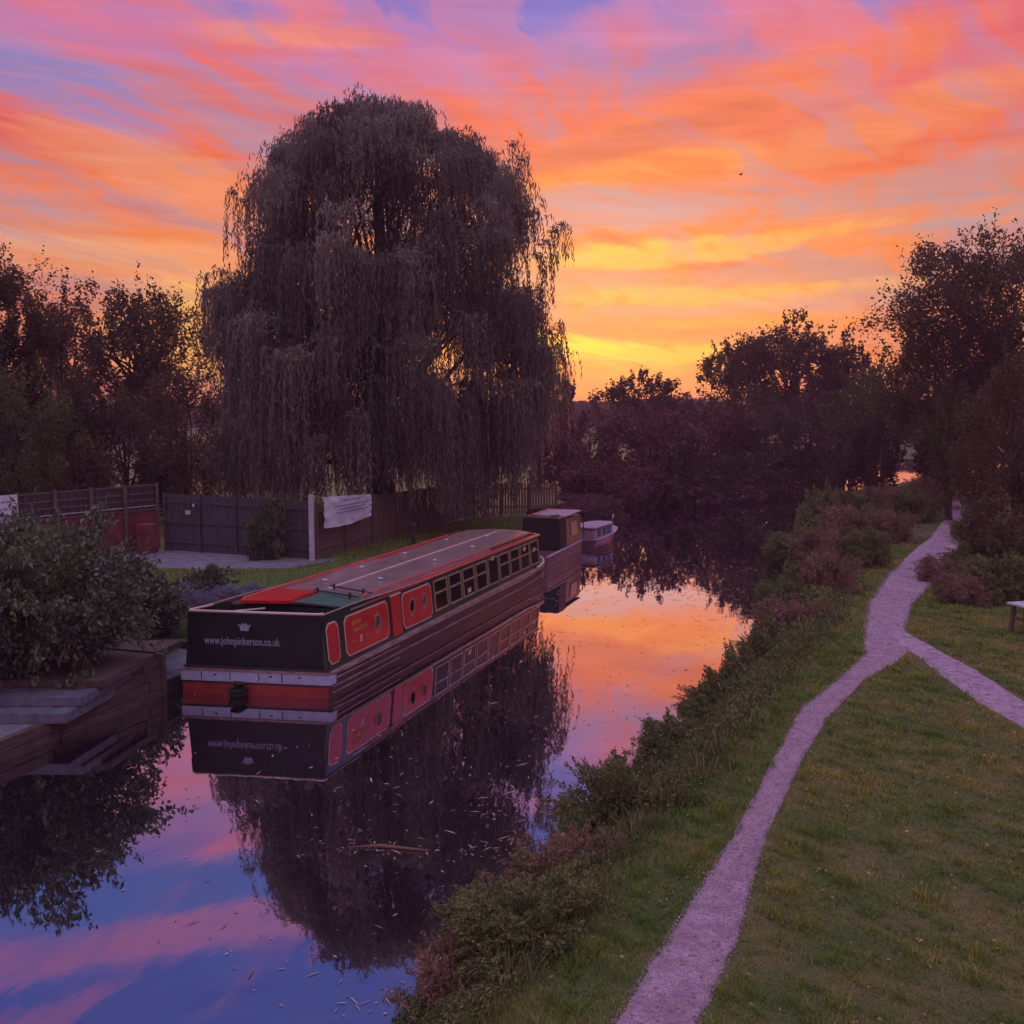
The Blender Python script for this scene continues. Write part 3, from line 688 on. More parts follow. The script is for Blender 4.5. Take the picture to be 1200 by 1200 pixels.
def vnoise(x, y, s, o=0): return (np.sin(x * s + 1.3 * np.sin(y * s * .7 + o)) * np.sin(y * s * .9 + 1.7 * np.sin(x * s * .6 + 2 + o)) + .5 * np.sin(x * s * 2.3 + y * s * 1.9 + o)) / 1.5
def grass_field(n, y0, y1, seed):
    rng = np.random.default_rng(seed)
    Yv = y0 * (y1 / y0) ** rng.random(n); xl = Rx(Yv) - .1; xr = Yv * .53 + 1
    Xv = xl + (xr - xl) * rng.random(n)
    k = ~onpath(Xv + rng.normal(0, .05, n) + .05 * np.sin(Yv * 7), Yv) & (Xv < 24); edge = onpath(Xv + rng.normal(0, .06, n), Yv); Xv, Yv = Xv[k], Yv[k]
    tuft = np.clip(vnoise(Xv, Yv, 5.1) * .55 + vnoise(Xv, Yv, 11.3, 3) * .45, -1, 1)
    side = Xv - np.interp(Yv, [p[1] for p in pathL[:8]], [p[0] for p in pathL[:8]])
    h = (.03 + .13 * np.clip(tuft + .05, 0, 1.2) ** 1.3) * rng.uniform(.5, 1.4, len(Xv)) * np.where(side < 0, 1.25, 1.0)
    sc = (Yv / 9) ** .75
    tint = np.clip(.30 + .34 * vnoise(Xv, Yv, 1.7, 5) - .22 * tuft + .2 * vnoise(Xv, Yv, 4.1, 1) + rng.normal(0, .2, len(Xv)) - np.where(side < 0, .16, -.06), 0, 1)
    # lay blades in the drifts they grow in
    return blades(Xv, Yv, gz(Xv, Yv) - .01, h * sc ** .3, .0075 * sc * rng.uniform(.7, 1.4, len(Xv)), rng.uniform(.3, 1.5, len(Xv)), tint, rng)
V, F, t = grass_field(300000, 7.4, 42, 4)
link('grass', npmesh('grass', V, F, M['grass'], t), kind='stuff')
# lawn and bank grass on the left
rng = np.random.default_rng(14); n = 60000
Yv = rng.uniform(24, 54, n); Xv = Lx(Yv) - .1 - rng.random(n) ** 1.2 * 13; k = (np.abs(Xv) < Yv * .53) & (Yv < np.interp(Xv, [-19.2, -13.75, -7.2, -1.9, 2, 9], [31, 39.2, 36.5, 50.5, 50.5, 60]) - .1); Xv, Yv = Xv[k], Yv[k]
pv = [at(a, b, .8) for a, b in ((60, 641), (180, 641), (330, 652), (400, 655), (330, 669), (178, 668), (40, 690))]
ins = np.zeros(len(Xv), bool); j = len(pv) - 1
for i in range(len(pv)):
    ins ^= ((pv[i].y > Yv) != (pv[j].y > Yv)) & (Xv < (pv[j].x - pv[i].x) * (Yv - pv[i].y) / (pv[j].y - pv[i].y + 1e-9) + pv[i].x); j = i
Xv, Yv = Xv[~ins], Yv[~ins]
V, F, t = blades(Xv, Yv, gz(Xv, Yv) - .01, rng.uniform(.05, .13, len(Xv)), rng.uniform(.02, .035, len(Xv)), rng.uniform(.2, .9, len(Xv)), np.clip(rng.normal(.22, .2, len(Xv)), 0, 1), rng)
link('bank_grass', npmesh('bank_grass', V, F, M['grass'], t), kind='stuff')
# coarse undergrowth along both edges of the canal
rng = np.random.default_rng(15); n = 90000
Yv = 7.6 * (62 / 7.6) ** rng.random(n); d = np.abs(rng.normal(0, .45, n)) * (1 + Yv / 40); Xv = Rx(Yv) - .12 + d; k = ~onpath(Xv, Yv); Xv, Yv, d = Xv[k], Yv[k], d[k]
h = np.clip((.18 + .22 * np.clip(vnoise(Xv, Yv, 2.3) + .5, 0, 1.5)) * rng.uniform(.5, 1.5, len(Xv)) * np.exp(-d * .55), .05, 1) * (1 + Yv / 70)
V, F, t = blades(Xv, Yv, np.maximum(gz(Xv, Yv), -.02), h, .012 * (Yv / 10) ** .8, rng.uniform(.1, .9, len(Xv)), np.clip(rng.normal(.35, .25, len(Xv)), 0, 1), rng)
link('undergrowth', npmesh('undergrowth', V, F, M['weed'], t), kind='stuff')
rng = np.random.default_rng(25); n = 210000
Yv = 7.6 * (60 / 7.6) ** rng.random(n); d = np.abs(rng.normal(0, .38, n)) * (1 + Yv / 35); Xv = Rx(Yv) - .18 + d
hm_ = np.clip(.58 + .40 * vnoise(Xv, Yv, 1.6, 2) + .18 * vnoise(Xv, Yv, 4.3, 4), .08, 1) * np.exp(-d * .9) * (1 + Yv / 45)
k = ~onpath(Xv, Yv); Xv, Yv, d, hm_ = Xv[k], Yv[k], d[k], hm_[k]; n = len(Xv)
zt = rng.random(n) ** .6
P_ = np.stack([Xv, Yv, np.maximum(gz(Xv, Yv), 0) + hm_ * zt], 1); A_ = rdir(rng, n); A_[:, 2] += .5
L_ = .055 * (Yv / 10) ** .8 * rng.uniform(.6, 1.3, n)
V, F, t = leaves(P_, A_, L_, L_ * .34, np.clip(.35 + .3 * vnoise(Xv, Yv, 1.1, 8) + rng.normal(0, .2, n), 0, 1), rng)
link('bank_weeds', npmesh('bank_weeds', V, F, M['weed'], t), kind='stuff')
rng = np.random.default_rng(26); n = 70000
Yv = 51 + 40 * rng.random(n) ** 1.2; d = rng.random(n) ** 1.4 * 3.2; Xv = Lx(Yv) + .2 - d
hm_ = np.clip(.9 + .5 * vnoise(Xv, Yv, .5, 2), .3, 1.6) * np.where((Yv < 60.5), .22, 1.35) * np.clip(.55 + d * .35, .4, 1)
P_ = np.stack([Xv, Yv, np.maximum(gz(Xv, Yv), 0) + hm_ * rng.random(n) ** .7], 1)
L_ = .26 * rng.uniform(.5, 1.2, n); V, F, t = leaves(P_, rdir(rng, n), L_, L_ * .55, np.clip(rng.normal(.3, .2, n), 0, 1), rng)
link('far_bank_weeds', npmesh('far_bank_weeds', V, F, M['leafhaze'], t), kind='stuff')
# stones on the path
rng = np.random.default_rng(16); n = 26000; Yv = 7.6 * (34 / 7.6) ** rng.random(n); Xv = rng.uniform(-1, 14, n)
allp = []
ks = []
for Lp, Rp_ in ((pathL, pathR), (brL, brR)):
    ly = [p[1] for p in Lp]; o = np.argsort(ly)
Xc = np.interp(Yv, [p[1] for p in pathL], [p[0] for p in pathL]); Xd = np.interp(Yv, [p[1] for p in pathR], [p[0] for p in pathR])
Xv = Xc + (Xd - Xc) * rng.uniform(.0, 1.0, n); s = rng.uniform(.004, .010, n) * (Yv / 9) ** .6
o8 = np.array([(1, 0, 0), (0, 1, 0), (-1, 0, 0), (0, -1, 0), (0, 0, 1), (0, 0, -1)], float)
V = (o8[None] * s[:, None, None] * rng.uniform(.6, 1.3, (n, 6, 1))); V[:, :, 2] *= .7
a = rng.uniform(0, 6.28, n); Vx = V[:, :, 0] * np.cos(a)[:, None] - V[:, :, 1] * np.sin(a)[:, None]; Vy = V[:, :, 0] * np.sin(a)[:, None] + V[:, :, 1] * np.cos(a)[:, None]
V = np.stack([Vx + Xv[:, None], Vy + Yv[:, None], V[:, :, 2] + (gz(Xv, Yv) + .022)[:, None]], 2).reshape(-1, 3)
fo = np.array([(0, 1, 4), (1, 2, 4), (2, 3, 4), (3, 0, 4), (1, 0, 5), (2, 1, 5), (3, 2, 5), (0, 3, 5)])
F = (fo[None] + (np.arange(n) * 6)[:, None, None]).reshape(-1, 3)
link('gravel', npmesh('gravel', V, F, M['pebble'], np.repeat(rng.random(n), 6)), kind='stuff')

# fallen leaves on the path and the turf
rng = np.random.default_rng(31); n = 1300; Yv = 7.6 * (34 / 7.6) ** rng.random(n); Xv = Rx(Yv) + .8 + rng.random(n) ** .8 * 9
k = Xv < Yv * .53; Xv, Yv = Xv[k], Yv[k]; n = len(Xv)
A_ = rdir(rng, n); A_[:, 2] *= .15; L_ = rng.uniform(.03, .065, n) * (Yv / 10) ** .4
V, F, t = leaves(np.stack([Xv, Yv, gz(Xv, Yv) + np.where(onpath(Xv, Yv), .035, .06)], 1), A_, L_, L_ * .55, rng.random(n), rng, 1.0)
link('fallen_leaves', npmesh('fallen_leaves', V, F, M['fallen'], t), kind='stuff')
# floating leaves and reeds
rng = np.random.default_rng(17); C = []; Ls = []; Ws = []
for px, py, sx, sy, k in [(600, 935, 30, 16, 40), (610, 985, 28, 14, 40), (480, 998, 70, 6, 40), (420, 925, 90, 60, 40), (700, 840, 70, 25, 36), (690, 680, 40, 30, 60), (860, 690, 40, 22, 60), (500, 1040, 90, 60, 50),
                          (740, 650, 30, 10, 30), (850, 665, 30, 14, 50), (450, 1170, 40, 20, 30), (180, 1000, 60, 60, 24), (640, 760, 40, 30, 30), (330, 1120, 100, 50, 20), (740, 690, 60, 14, 60), (850, 720, 30, 22, 40), (760, 760, 70, 30, 50), (560, 870, 60, 40, 30), (300, 900, 80, 50, 20), (640, 690, 14, 8, 40)]:
    for _ in range(k):
        p = at(px + rng.normal() * sx, min(1195, max(620, py + rng.normal() * sy)), .006)
        if Lx(p.y) + .3 < p.x < Rx(p.y): C.append(p); Ls.append(rng.uniform(.04, .12) * (p.y / 16) ** .6 * (2.6 if rng.random() < .16 else 1)); Ws.append(rng.uniform(.014, .03) * (p.y / 16) ** .6)
C = np.array(C); A = rng.normal(size=C.shape); A[:, 2] = 0; n = len(C)
A /= np.linalg.norm(A, axis=1, keepdims=True); S = np.stack([-A[:, 1], A[:, 0], np.zeros(n)], 1); Ls = np.array(Ls)[:, None]; Ws = np.array(Ws)[:, None]
up = np.array([0, 0, .008])
V = np.stack([C - A * Ls * .5, C + S * Ws * .5 + up, C + A * Ls * .5 + up * .4, C - S * Ws * .5 + up], 1).reshape(-1, 3)
link('floating_leaves', npmesh('floating_leaves', V, np.arange(4 * n).reshape(n, 4), M['litter'], np.repeat(rng.random(n), 4)), kind='stuff')
mb = MB(); a, b = at(408, 993, 0), at(502, 998, 0)
mb.tube([a, a.lerp(b, .4) + Vector((0, .06, .02)), b + Vector((0, 0, .01))], [.01, .03, .022], 6)
mb.tube([a.lerp(b, .35), a.lerp(b, .2) + Vector((0, .3, .01))], [.012, .005], 5)
o = mb.obj('floating_branch', M['litter'], smooth=True, label='long pale broken branch floating on the dark willow reflection', category='branch')

# ------------------------------------------------------------------ trip boat
BOAT_RZ = -math.atan2(.3276, .9448)
boat = thing('trip_boat', 'long red and green wide trip boat moored with its black stern towards us', 'boat', (-5.506, 22.117, 0), BOAT_RZ)
def half(u):   # plan half width
    if u < .25: return 1.62 + .08 * math.sin(min(1, u / .25) * math.pi / 2)
    if u < 14.6: return 1.7
    return 1.7 * math.sqrt(max(0, 1 - ((u - 14.6) / 2.5) ** 2.4))
def gun(u): return .56 + .2 * max(0, (u - 12.5) / 4.6) ** 1.6
us = [0, .1, .25, 1, 3, 6, 9, 12, 14, 14.6, 15, 15.4, 15.8, 16.1, 16.4, 16.65, 16.85, 17.0, 17.08, 17.1]
def shell(z0f, z1f, off=0., t=.04):
    """band that follows the hull plan on both sides"""
    mb = MB(); lo = []; hi = []
    plan = [(half(u) + off, u) for u in us] + [(-half(u) - off, u) for u in reversed(us)]
    n = len(plan); V = [(x, u - (off if u == 0 else 0), z0f(u)) for x, u in plan] + [(x, u - (off if u == 0 else 0), z1f(u)) for x, u in plan]
    F = [(k, (k + 1) % n, n + (k + 1) % n, n + k) for k in range(n)] + [tuple(range(n, 2 * n))]
    return mb.add(V, F)
shell(lambda u: -.4, lambda u: gun(u) - .035).obj('hull', M['hullside'], boat)
shell(lambda u: gun(u) - .035, lambda u: gun(u), .045).obj('gunwale', M['strake'], boat)
def strake(u0, u1, z, h=.035, m='strake', off=.03, k=24):
    mb = MB(); P = [u0 + (u1 - u0) * i / k for i in range(k + 1)]
    V = []
    for u in P:
        dz = (gun(u) - .56)
        for x, zz_ in ((half(u) - .01, z + dz), (half(u) + off, z + dz), (half(u) + off, z + dz + h), (half(u) - .01, z + dz + h)): V.append((x, u, zz_))
    F = [(4 * i + j, 4 * i + (j + 1) % 4, 4 * i + 4 + (j + 1) % 4, 4 * i + 4 + j) for i in range(k) for j in range(4)] + [(0, 1, 2, 3), (4 * k, 4 * k + 3, 4 * k + 2, 4 * k + 1)]
    mb.add(V, F).obj('rubbing_strake', M[m], boat)
strake(.2, 3.4, .40); strake(.1, 16.3, .23); strake(.1, 3.4, .10, .03); strake(14.9, 16.5, .42); strake(15.2, 16.6, .10); strake(.05, 16.6, .51, .03, 'strake', .06)
# stern bands
mb = MB(); mb.box(-1.67, 1.67, -.03, -.004, .29, .535); mb.obj('white_stern_band', M['hullwhite'], boat, bevel=.006)
MB().box(-1.64, 1.64, -.02, -.004, -.03, .235).obj('red_stern_band', M['hullred'], boat)
mb = MB(); mb.box(1.66, 1.712, -.028, .22, .30, .50); mb.obj('white_corner_band', M['hullwhite'], boat)
mb = MB()
for x in (-1.2, -.55, .1, .62): mb.box(x, x + .02, -.036, -.031, .33, .5)
for x in (-.9, .35, 1.0): mb.box(x, x + .05, -.036, -.031, .42, .46)
mb.obj('scuff_marks', M['iron'], boat, kind='stuff')
mb = MB()
mb.tube([(-.30, -.12, .33), (-.30, -.14, .28), (-.30, -.15, .16), (-.30, -.14, .04), (-.30, -.12, -.02)], [.09, .17, .20, .17, .09], 16); mb.obj('fender', M['rubber'], boat, smooth=False, bevel=0)
# stern wall: black canvas faced transom, tapering in towards the top
def slab(name, pts, th, m, **kw):
    """quad given by 4 points, thickened by vector th"""
    p = [Vector(q) for q in pts]; th = Vector(th)
    return MB().add(p + [q + th for q in p], [(0, 1, 2, 3), (7, 6, 5, 4), (0, 4, 5, 1), (1, 5, 6, 2), (2, 6, 7, 3), (3, 7, 4, 0)]).obj(name, m, boat, **kw)
CB, CT = 1.60, 1.50        # cabin half width at deck and at gutter
def xs_(z): return CB + (CT - CB) * (z - .56) / 1.2
slab('stern_panel', [(-CB, .10, .56), (CB, .10, .56), (CT, .02, 1.80), (-CT, .02, 1.80)], (0, .07, 0), M['black'])
slab('stern_sill', [(-1.64, .02, .562), (1.64, .02, .562), (1.64, .12, .562), (-1.64, .12, .562)], (0, 0, .045), M['iron'])
mb = MB(); mb.tube([(-CT + .12, .7, 1.83), (-CT, .12, 1.83), (-CT + .06, .03, 1.83), (CT - .06, .03, 1.83), (CT, .12, 1.83)], .032, 8); mb.obj('stern_rim', M['cream'], boat, smooth=True)
MB().tube([(-.45, .02, 1.85), (.1, .30, 1.88)], .02, 6).obj('tiller_bar', M['whitepost'], boat)
# lettering and emblem on the stern
def text(s, size, loc, rot, m, parent, name='lettering', sx=1, ext=.002, align='CENTER'):
    c = bpy.data.curves.new(name, 'FONT'); c.body = s; c.size = size; c.extrude = ext; c.align_x = align; c.resolution_u = 2; c.offset = size * .012
    o = bpy.data.objects.new(name, c); COL.objects.link(o); bpy.context.view_layer.update()
    me = bpy.data.meshes.new_from_object(o.evaluated_get(bpy.context.evaluated_depsgraph_get())); me.name = name; bpy.data.objects.remove(o)
    me.materials.clear(); me.materials.append(m)
    o = link(name, me, parent, loc, rot, kind='stuff'); o.scale = (sx, 1, 1); return o
SK = .62 / 3.4; SKA = -math.atan(SK) * 0
to = text('www.johnpinkerton.co.uk', .25, (-.30, .056 - SK * 2.0, 1.10), (R(93.7), 0, math.atan(SK)), M['letter'], boat, sx=.66, ext=.004)
mb = MB(); mb.prism([(-.09, 0), (.09, 0), (.10, .07), (.15, .14), (.07, .12), (.04, .18), (0, .13), (-.04, .18), (-.07, .12), (-.15, .14), (-.10, .07)], 1, -.012, 0)
e = mb.obj('crest', M['letter'], boat); e.location = (-.22, .036, 1.42)
# side walls; the right one carries panels and windows
for sgn in (1, -1):
    def P(u, z, o=0): return (sgn * (xs_(z) + o), u, z)
    top = [(.05, 1.80), (.6, 1.80), (1.3, 1.80), (2.0, 1.79), (2.9, 1.75), (5.0, 1.71), (15.3, 1.69)]
    V = []; F = []
    for u, z in top: V += [P(u, .56), P(u, z), P(u, z, -.05), P(u, .56, -.05)]
    for i in range(len(top) - 1):
        for j in range(4): F.append((4 * i + j, 4 * i + (j + 1) % 4, 4 * i + 4 + (j + 1) % 4, 4 * i + 4 + j))
    F += [(0, 1, 2, 3), (len(V) - 4, len(V) - 3, len(V) - 2, len(V) - 1)]
    MB().add(V, F).obj('cabin_side', M['darkgreen'], boat)
    mb = MB(); mb.tube([(sgn * (xs_(z) + .012), u, z + .012) for u, z in top], .018, 6); mb.obj('gutter_rail', M['gold'], boat, smooth=True)
def side_panel(name, u0, u1, z0, z1, m, cut=.09, o0=.004, th=.014):
    pts = [(u0 + cut, z0), (u1 - cut, z0), (u1, z0 + cut), (u1, z1 - cut), (u1 - cut, z1), (u0 + cut, z1), (u0, z1 - cut), (u0, z0 + cut)]
    n = len(pts); V = [(xs_(z) + o0, u, z) for u, z in pts] + [(xs_(z) + o0 + th, u, z) for u, z in pts]
    F = [tuple(reversed(range(n))), tuple(range(n, 2 * n))] + [(k, (k + 1) % n, n + (k + 1) % n, n + k) for k in range(n)]
    return MB().add(V, F).obj(name, m, boat)
for u0, u1, nm in ((.14, .68, 'stern_side_panel'), (.94, 3.12, 'name_panel'), (3.92, 5.74, 'round_window_panel')):
    side_panel(nm + '_border', u0, u1, .68, 1.60, M['cream'], .12, .003, .010)
    side_panel(nm, u0 + .035, u1 - .035, .715, 1.565, M['red'], .105, .003, .018)
side_panel('side_door', 3.28, 3.80, .64, 1.62, M['red'], .005, .003, .03)
MB().box(xs_(1.63) + .0, xs_(1.63) + .05, 3.24, 3.84, 1.63, 1.66).obj('door_lintel', M['cream'], boat)
def porthole(u, z, m, w_=.17, h_=.24):
    n = 20; x = xs_(z) + .022; ring = MB(); V = []; F = []
    for r, xx in ((1, x), (1, x + .02), (.8, x + .02), (.8, x)):
        V += [(xx, u + w_ * r * math.cos(6.283 * k / n), z + h_ * r * math.sin(6.283 * k / n)) for k in range(n)]
    for j in range(3):
        for k in range(n): F.append((j * n + k, j * n + (k + 1) % n, (j + 1) * n + (k + 1) % n, (j + 1) * n + k))
    fr = ring.add(V, F).obj('porthole', M['gold'], boat, smooth=False)
    MB().add([(x + .006, u + w_ * .8 * math.cos(6.283 * k / n), z + h_ * .8 * math.sin(6.283 * k / n)) for k in range(n)], [tuple(range(n))]).obj('pane', m, fr)
porthole(2.48, 1.15, M['mirror']); porthole(4.44, 1.17, M['glass']); porthole(5.20, 1.19, M['mirror'], .14, .2)
tilt = math.atan2(CB - CT, 1.2)
def stext(s, size, u, z, m, sx=1):
    o = text(s, size, (xs_(z) + .028, u, z), (R(90) - 0, 0, R(90)), m, boat, sx=sx); return o
stext('JOHN', .17, 1.45, 1.33, M['yellow']); stext('PINKERTON', .15, 1.62, 1.17, M['yellow'], .85)
stext('II', .24, 1.62, .90, M['white']); stext('~', .22, 1.30, .93, M['yellow']); stext('~', .22, 1.94, .93, M['yellow'])
# windows
wu = 5.90
for i in range(9):
    u0, u1 = wu, wu + .93; wu += 1.04; z0, z1 = .76, 1.60; single = (i == 4)
    mb = MB()
    def bar(a, b, c, d): 
        mb.add([(xs_(c) + .004, a, c), (xs_(c) + .004, b, c), (xs_(d) + .004, b, d), (xs_(d) + .004, a, d), (xs_(c) + .03, a, c), (xs_(c) + .03, b, c), (xs_(d) + .03, b, d), (xs_(d) + .03, a, d)],
               [(3, 2, 1, 0), (4, 5, 6, 7), (0, 1, 5, 4), (1, 2, 6, 5), (2, 3, 7, 6), (3, 0, 4, 7)])
    bar(u0, u1, z0, z0 + .05); bar(u0, u1, z1 - .05, z1); bar(u0, u0 + .055, z0 + .05, z1 - .05); bar(u1 - .055, u1, z0 + .05, z1 - .05)
    if not single: bar(u0 + .055, u1 - .055, 1.22, 1.27)
    wn = mb.obj('window', M['gold'], boat)
    zs = ((z0 + .05, z1 - .05),) if single else ((z0 + .05, 1.22), (1.27, z1 - .05))
    for a, b in zs:
        MB().add([(xs_(a) + .010, u0 + .055, a), (xs_(a) + .010, u1 - .055, a), (xs_(b) + .010, u1 - .055, b), (xs_(b) + .010, u0 + .055, b)], [(0, 1, 2, 3)]).obj('pane', M['glass'], wn)
for u, z in ((13.5, 1.38), (14.55, 1.22), (8.3, .86), (10.4, 1.5)):
    MB().box(xs_(z) + .012, xs_(z) + .016, u, u + .26, z, z + .13).obj('window_notice', M['cream'], boat)
# roof, cambered, with rounded front edge
def rz_(x): return 1.715 + .09 * (1 - (x / 1.52) ** 2)
mb = MB(); nx_ = 12; ul = [1.3, 3.2, 6, 9, 12, 14, 15, 15.3, 15.5]; V = []
for u in ul:
    for j in range(nx_ + 1):
        x = -1.52 + 3.04 * j / nx_; uu = u
        if u > 15.2: uu = u + .35 * (1 - (x / 1.52) ** 2) * (u - 15) * 2
        V.append((x, uu, rz_(x)))
n0 = len(V); V += [(x, u, z - .04) for x, u, z in V]; F = []
for i in range(len(ul) - 1):
    for j in range(nx_):
        a = i * (nx_ + 1) + j; F += [(a, a + 1, a + nx_ + 2, a + nx_ + 1), (n0 + a + nx_ + 1, n0 + a + nx_ + 2, n0 + a + 1, n0 + a)]
for j in range(nx_):
    a = (len(ul) - 1) * (nx_ + 1) + j; F += [(a, a + 1, n0 + a + 1, n0 + a), (j + 1, j, n0 + j, n0 + j + 1)]
for i in range(len(ul) - 1):
    a = i * (nx_ + 1); b = a + nx_; F += [(a, a + nx_ + 1, n0 + a + nx_ + 1, n0 + a), (b + nx_ + 1, b, n0 + b, n0 + b + nx_ + 1)]
mb.add(V, F).obj('roof', M['roof'], boat)
for x0, x1 in ((1.36, 1.53), (-1.53, -1.36)):
    mb = MB()
    mb.add([(x0, 2.0, rz_(x0) + .006), (x1, 2.0, rz_(x1) + .006), (x1, 15.4, rz_(x1) + .006), (x0, 15.4, rz_(x0) + .006), (x0, 2.0, rz_(x0) - .02), (x1, 2.0, rz_(x1) - .02), (x1, 15.4, rz_(x1) - .02), (x0, 15.4, rz_(x0) - .02)],
           [(0, 1, 2, 3), (7, 6, 5, 4), (0, 4, 5, 1), (1, 5, 6, 2), (2, 6, 7, 3), (3, 7, 4, 0)]).obj('roof_border', M['red'], boat)
for x, u0, u1 in ((1.24, 2.4, 15.3), (-1.24, 1.35, 13.6)):
    mb = MB(); mb.tube([(x, u0, rz_(x) + .01), (x, u0 + .1, rz_(x) + .075), (x, u1 - .1, rz_(x) + .075), (x, u1, rz_(x) + .01)], .024, 8); mb.obj('handrail', M['redrail'], boat, smooth=True)
mb = MB()
for k in range(16): mb.tube([(1.24, 11.2 + k * .27, rz_(1.24)), (1.24, 11.2 + k * .27, rz_(1.24) + .07)], .014, 5)
mb.box(1.30, 1.32, 11.0, 15.3, rz_(1.3) + .0, rz_(1.3) + .05)
mb.obj('rail_brackets', M['iron'], boat)
MB().box(-.02, .03, 3.0, 15.2, rz_(0) - .01, rz_(0) + .018).obj('roof_centre_strip', M['cream'], boat)
# stern well: deck, green bulkhead, red sliding hatch, green side deck
MB().box(-1.5, 1.5, .17, 1.3, .5, .62).obj('stern_deck', M['iron'], boat)
slab('bulkhead', [(-1.46, 1.26, .62), (1.46, 1.26, .62), (1.46, 1.26, 1.70), (-1.46, 1.26, 1.70)], (0, .05, 0), M['darkgreen'])
MB().add([(-1.12, 1.15, 1.76), (.10, 1.15, 1.80), (.10, 2.3, 1.82), (-1.12, 2.3, 1.78), (-1.12, 1.15, 1.83), (.10, 1.15, 1.87), (.10, 2.3, 1.89), (-1.12, 2.3, 1.85)], [(3, 2, 1, 0), (4, 5, 6, 7), (0, 1, 5, 4), (1, 2, 6, 5), (2, 3, 7, 6), (3, 0, 4, 7)]).obj('red_hatch', M['red'], boat)
MB().add([(.16, 1.25, 1.81), (1.38, 1.25, 1.735), (1.38, 2.5, 1.735), (.16, 2.5, 1.81), (.16, 1.25, 1.83), (1.38, 1.25, 1.76), (1.38, 2.5, 1.76), (.16, 2.5, 1.83)], [(3, 2, 1, 0), (4, 5, 6, 7), (0, 1, 5, 4), (1, 2, 6, 5), (2, 3, 7, 6), (3, 0, 4, 7)]).obj('roof_tarp', mat('green tarp', (.03, .09, .06), .6, (.05, .12, .09), 3, .4, 8), boat)
slab('wheelhouse_side', [(-1.46, .4, 1.5), (-1.46, 1.25, 1.5), (-1.46, 1.25, 1.80), (-1.46, .6, 1.80)], (.04, 0, 0), M['darkgreen'])
for u, x0, x1 in ((2.75, .1, 1.35), (2.15, -.02, 1.3)):
    mb = MB(); mb.tube([(x0, u + .15, rz_(x0) + .09), (x1, u - .1, rz_(x1) + .10)], .022, 6)
    mb.box(x1 - .25, x1 - .2, u - .1, u - .05, rz_(x1 - .2), rz_(x1 - .2) + .16); mb.box(x0 + .1, x0 + .14, u + .1, u + .15, rz_(x0 + .1) - .01, rz_(x0 + .1) + .15)
    mb.obj('roof_pole', M['iron'], boat)
for x, u in ((-.62, 3.9), (-.75, 6.2), (-.75, 9.0), (-.75, 12.3), (.62, 4.6), (.68, 8.0), (.68, 11.0), (.2, 13.6)):
    mb = MB(); z = rz_(x); mb.tube([(x, u, z - .01), (x, u, z + .035), (x, u, z + .036), (x, u, z + .06), (x, u, z + .07)], [.03, .03, .075, .065, .02], 10); mb.obj('roof_vent', M['whitepost'], boat, smooth=False)
slab('fore_bulkhead', [(-1.5, 15.25, .6), (1.5, 15.25, .6), (1.44, 15.25, 1.75), (-1.44, 15.25, 1.75)], (0, .05, 0), M['darkgreen'])
mb = MB(); mb.tube([(half(u) * 1.0, u, gun(u) + .05) for u in us[9:]] , .045, 8); mb.obj('bow_rail', M['cream'], boat, smooth=True)
slab('fore_window', [(1.0, 15.32, 1.0), (.3, 15.32, 1.0), (.3, 15.32, 1.55), (1.0, 15.32, 1.55)], (0, .01, 0), M['glass'])

# the stern is raked: its left corner stands further aft than its right one
done_ = set()
for ch in boat.children:
    if ch.name.startswith('lettering') or ch.data in done_: continue
    done_.add(ch.data); off = ch.location
    for v in ch.data.vertices:
        yy = v.co.y + off.y
        if yy < 2.0: v.co.y -= SK * (1.7 - (v.co.x + off.x)) * min(1, (2.0 - yy) / 1.4)
# ------------------------------------------------------------------ second boat and small cruiser
a, b = at(641.7, 673, 0), at(685, 649, 0); d = (b - a).normalized(); rz2 = -math.atan2(d.x, d.y)
nb = thing('narrowboat', 'mauve narrowboat with a black pram cover moored ahead of the trip boat', 'boat', (a.x - .86 * d.y, a.y + .86 * d.x, 0), rz2)
nb.scale = (.82, 1, 1)
Lb = (b - a).length
def box8(x0, x1, y0, y1, z0, z1, tx=0, ty=0):
    return MB().add([(x0, y0, z0), (x1, y0, z0), (x1, y1, z0), (x0, y1, z0), (x0 + tx, y0 + ty, z1), (x1 - tx, y0 + ty, z1), (x1 - tx, y1 - ty, z1), (x0 + tx, y1 - ty, z1)],
                    [(3, 2, 1, 0), (4, 5, 6, 7), (0, 1, 5, 4), (1, 2, 6, 5), (2, 3, 7, 6), (3, 0, 4, 7)])
mb = MB(); mb.prism([(-.9, -.35), (-.6, -.75), (.6, -.75), (.9, -.35), (1.05, 0), (1.05, Lb - .5), (.8, Lb), (-.8, Lb), (-1.05, Lb - .5), (-1.05, 0)], 2, -.3, .62); mb.obj('hull', M['purple'], nb, bevel=.02)
mb = MB(); mb.prism([(.97, 0), (1.09, 0), (1.09, Lb - .5), (.97, Lb - .5)], 2, .622, .66); mb.prism([(-1.09, 0), (-.97, 0), (-.97, Lb - .5), (-1.09, Lb - .5)], 2, .622, .66); mb.obj('gunwale', M['lilac'], nb)
mb = MB(); mb.box(1.052, 1.075, .1, Lb - .6, .30, .34); mb.obj('rubbing_strake', M['strake'], nb)
box8(-.98, .98, 1.9, 3.0, .63, 1.90, .08, .04).obj('pram_cover', M['black'], nb, bevel=.03)
box8(-.95, .95, 3.02, Lb - .2, .63, 1.72, .08, .04).obj('cabin', M['tan'], nb, bevel=.03)
box8(-.90, .90, 2.0, Lb - .1, 1.845, 1.89, .02, 0).obj('cabin_roof', M['lilac'], nb, bevel=.01)
MB().box(.30, .62, 2.4, 2.9, 1.892, 1.94).obj('roof_hatch', M['iron'], nb)
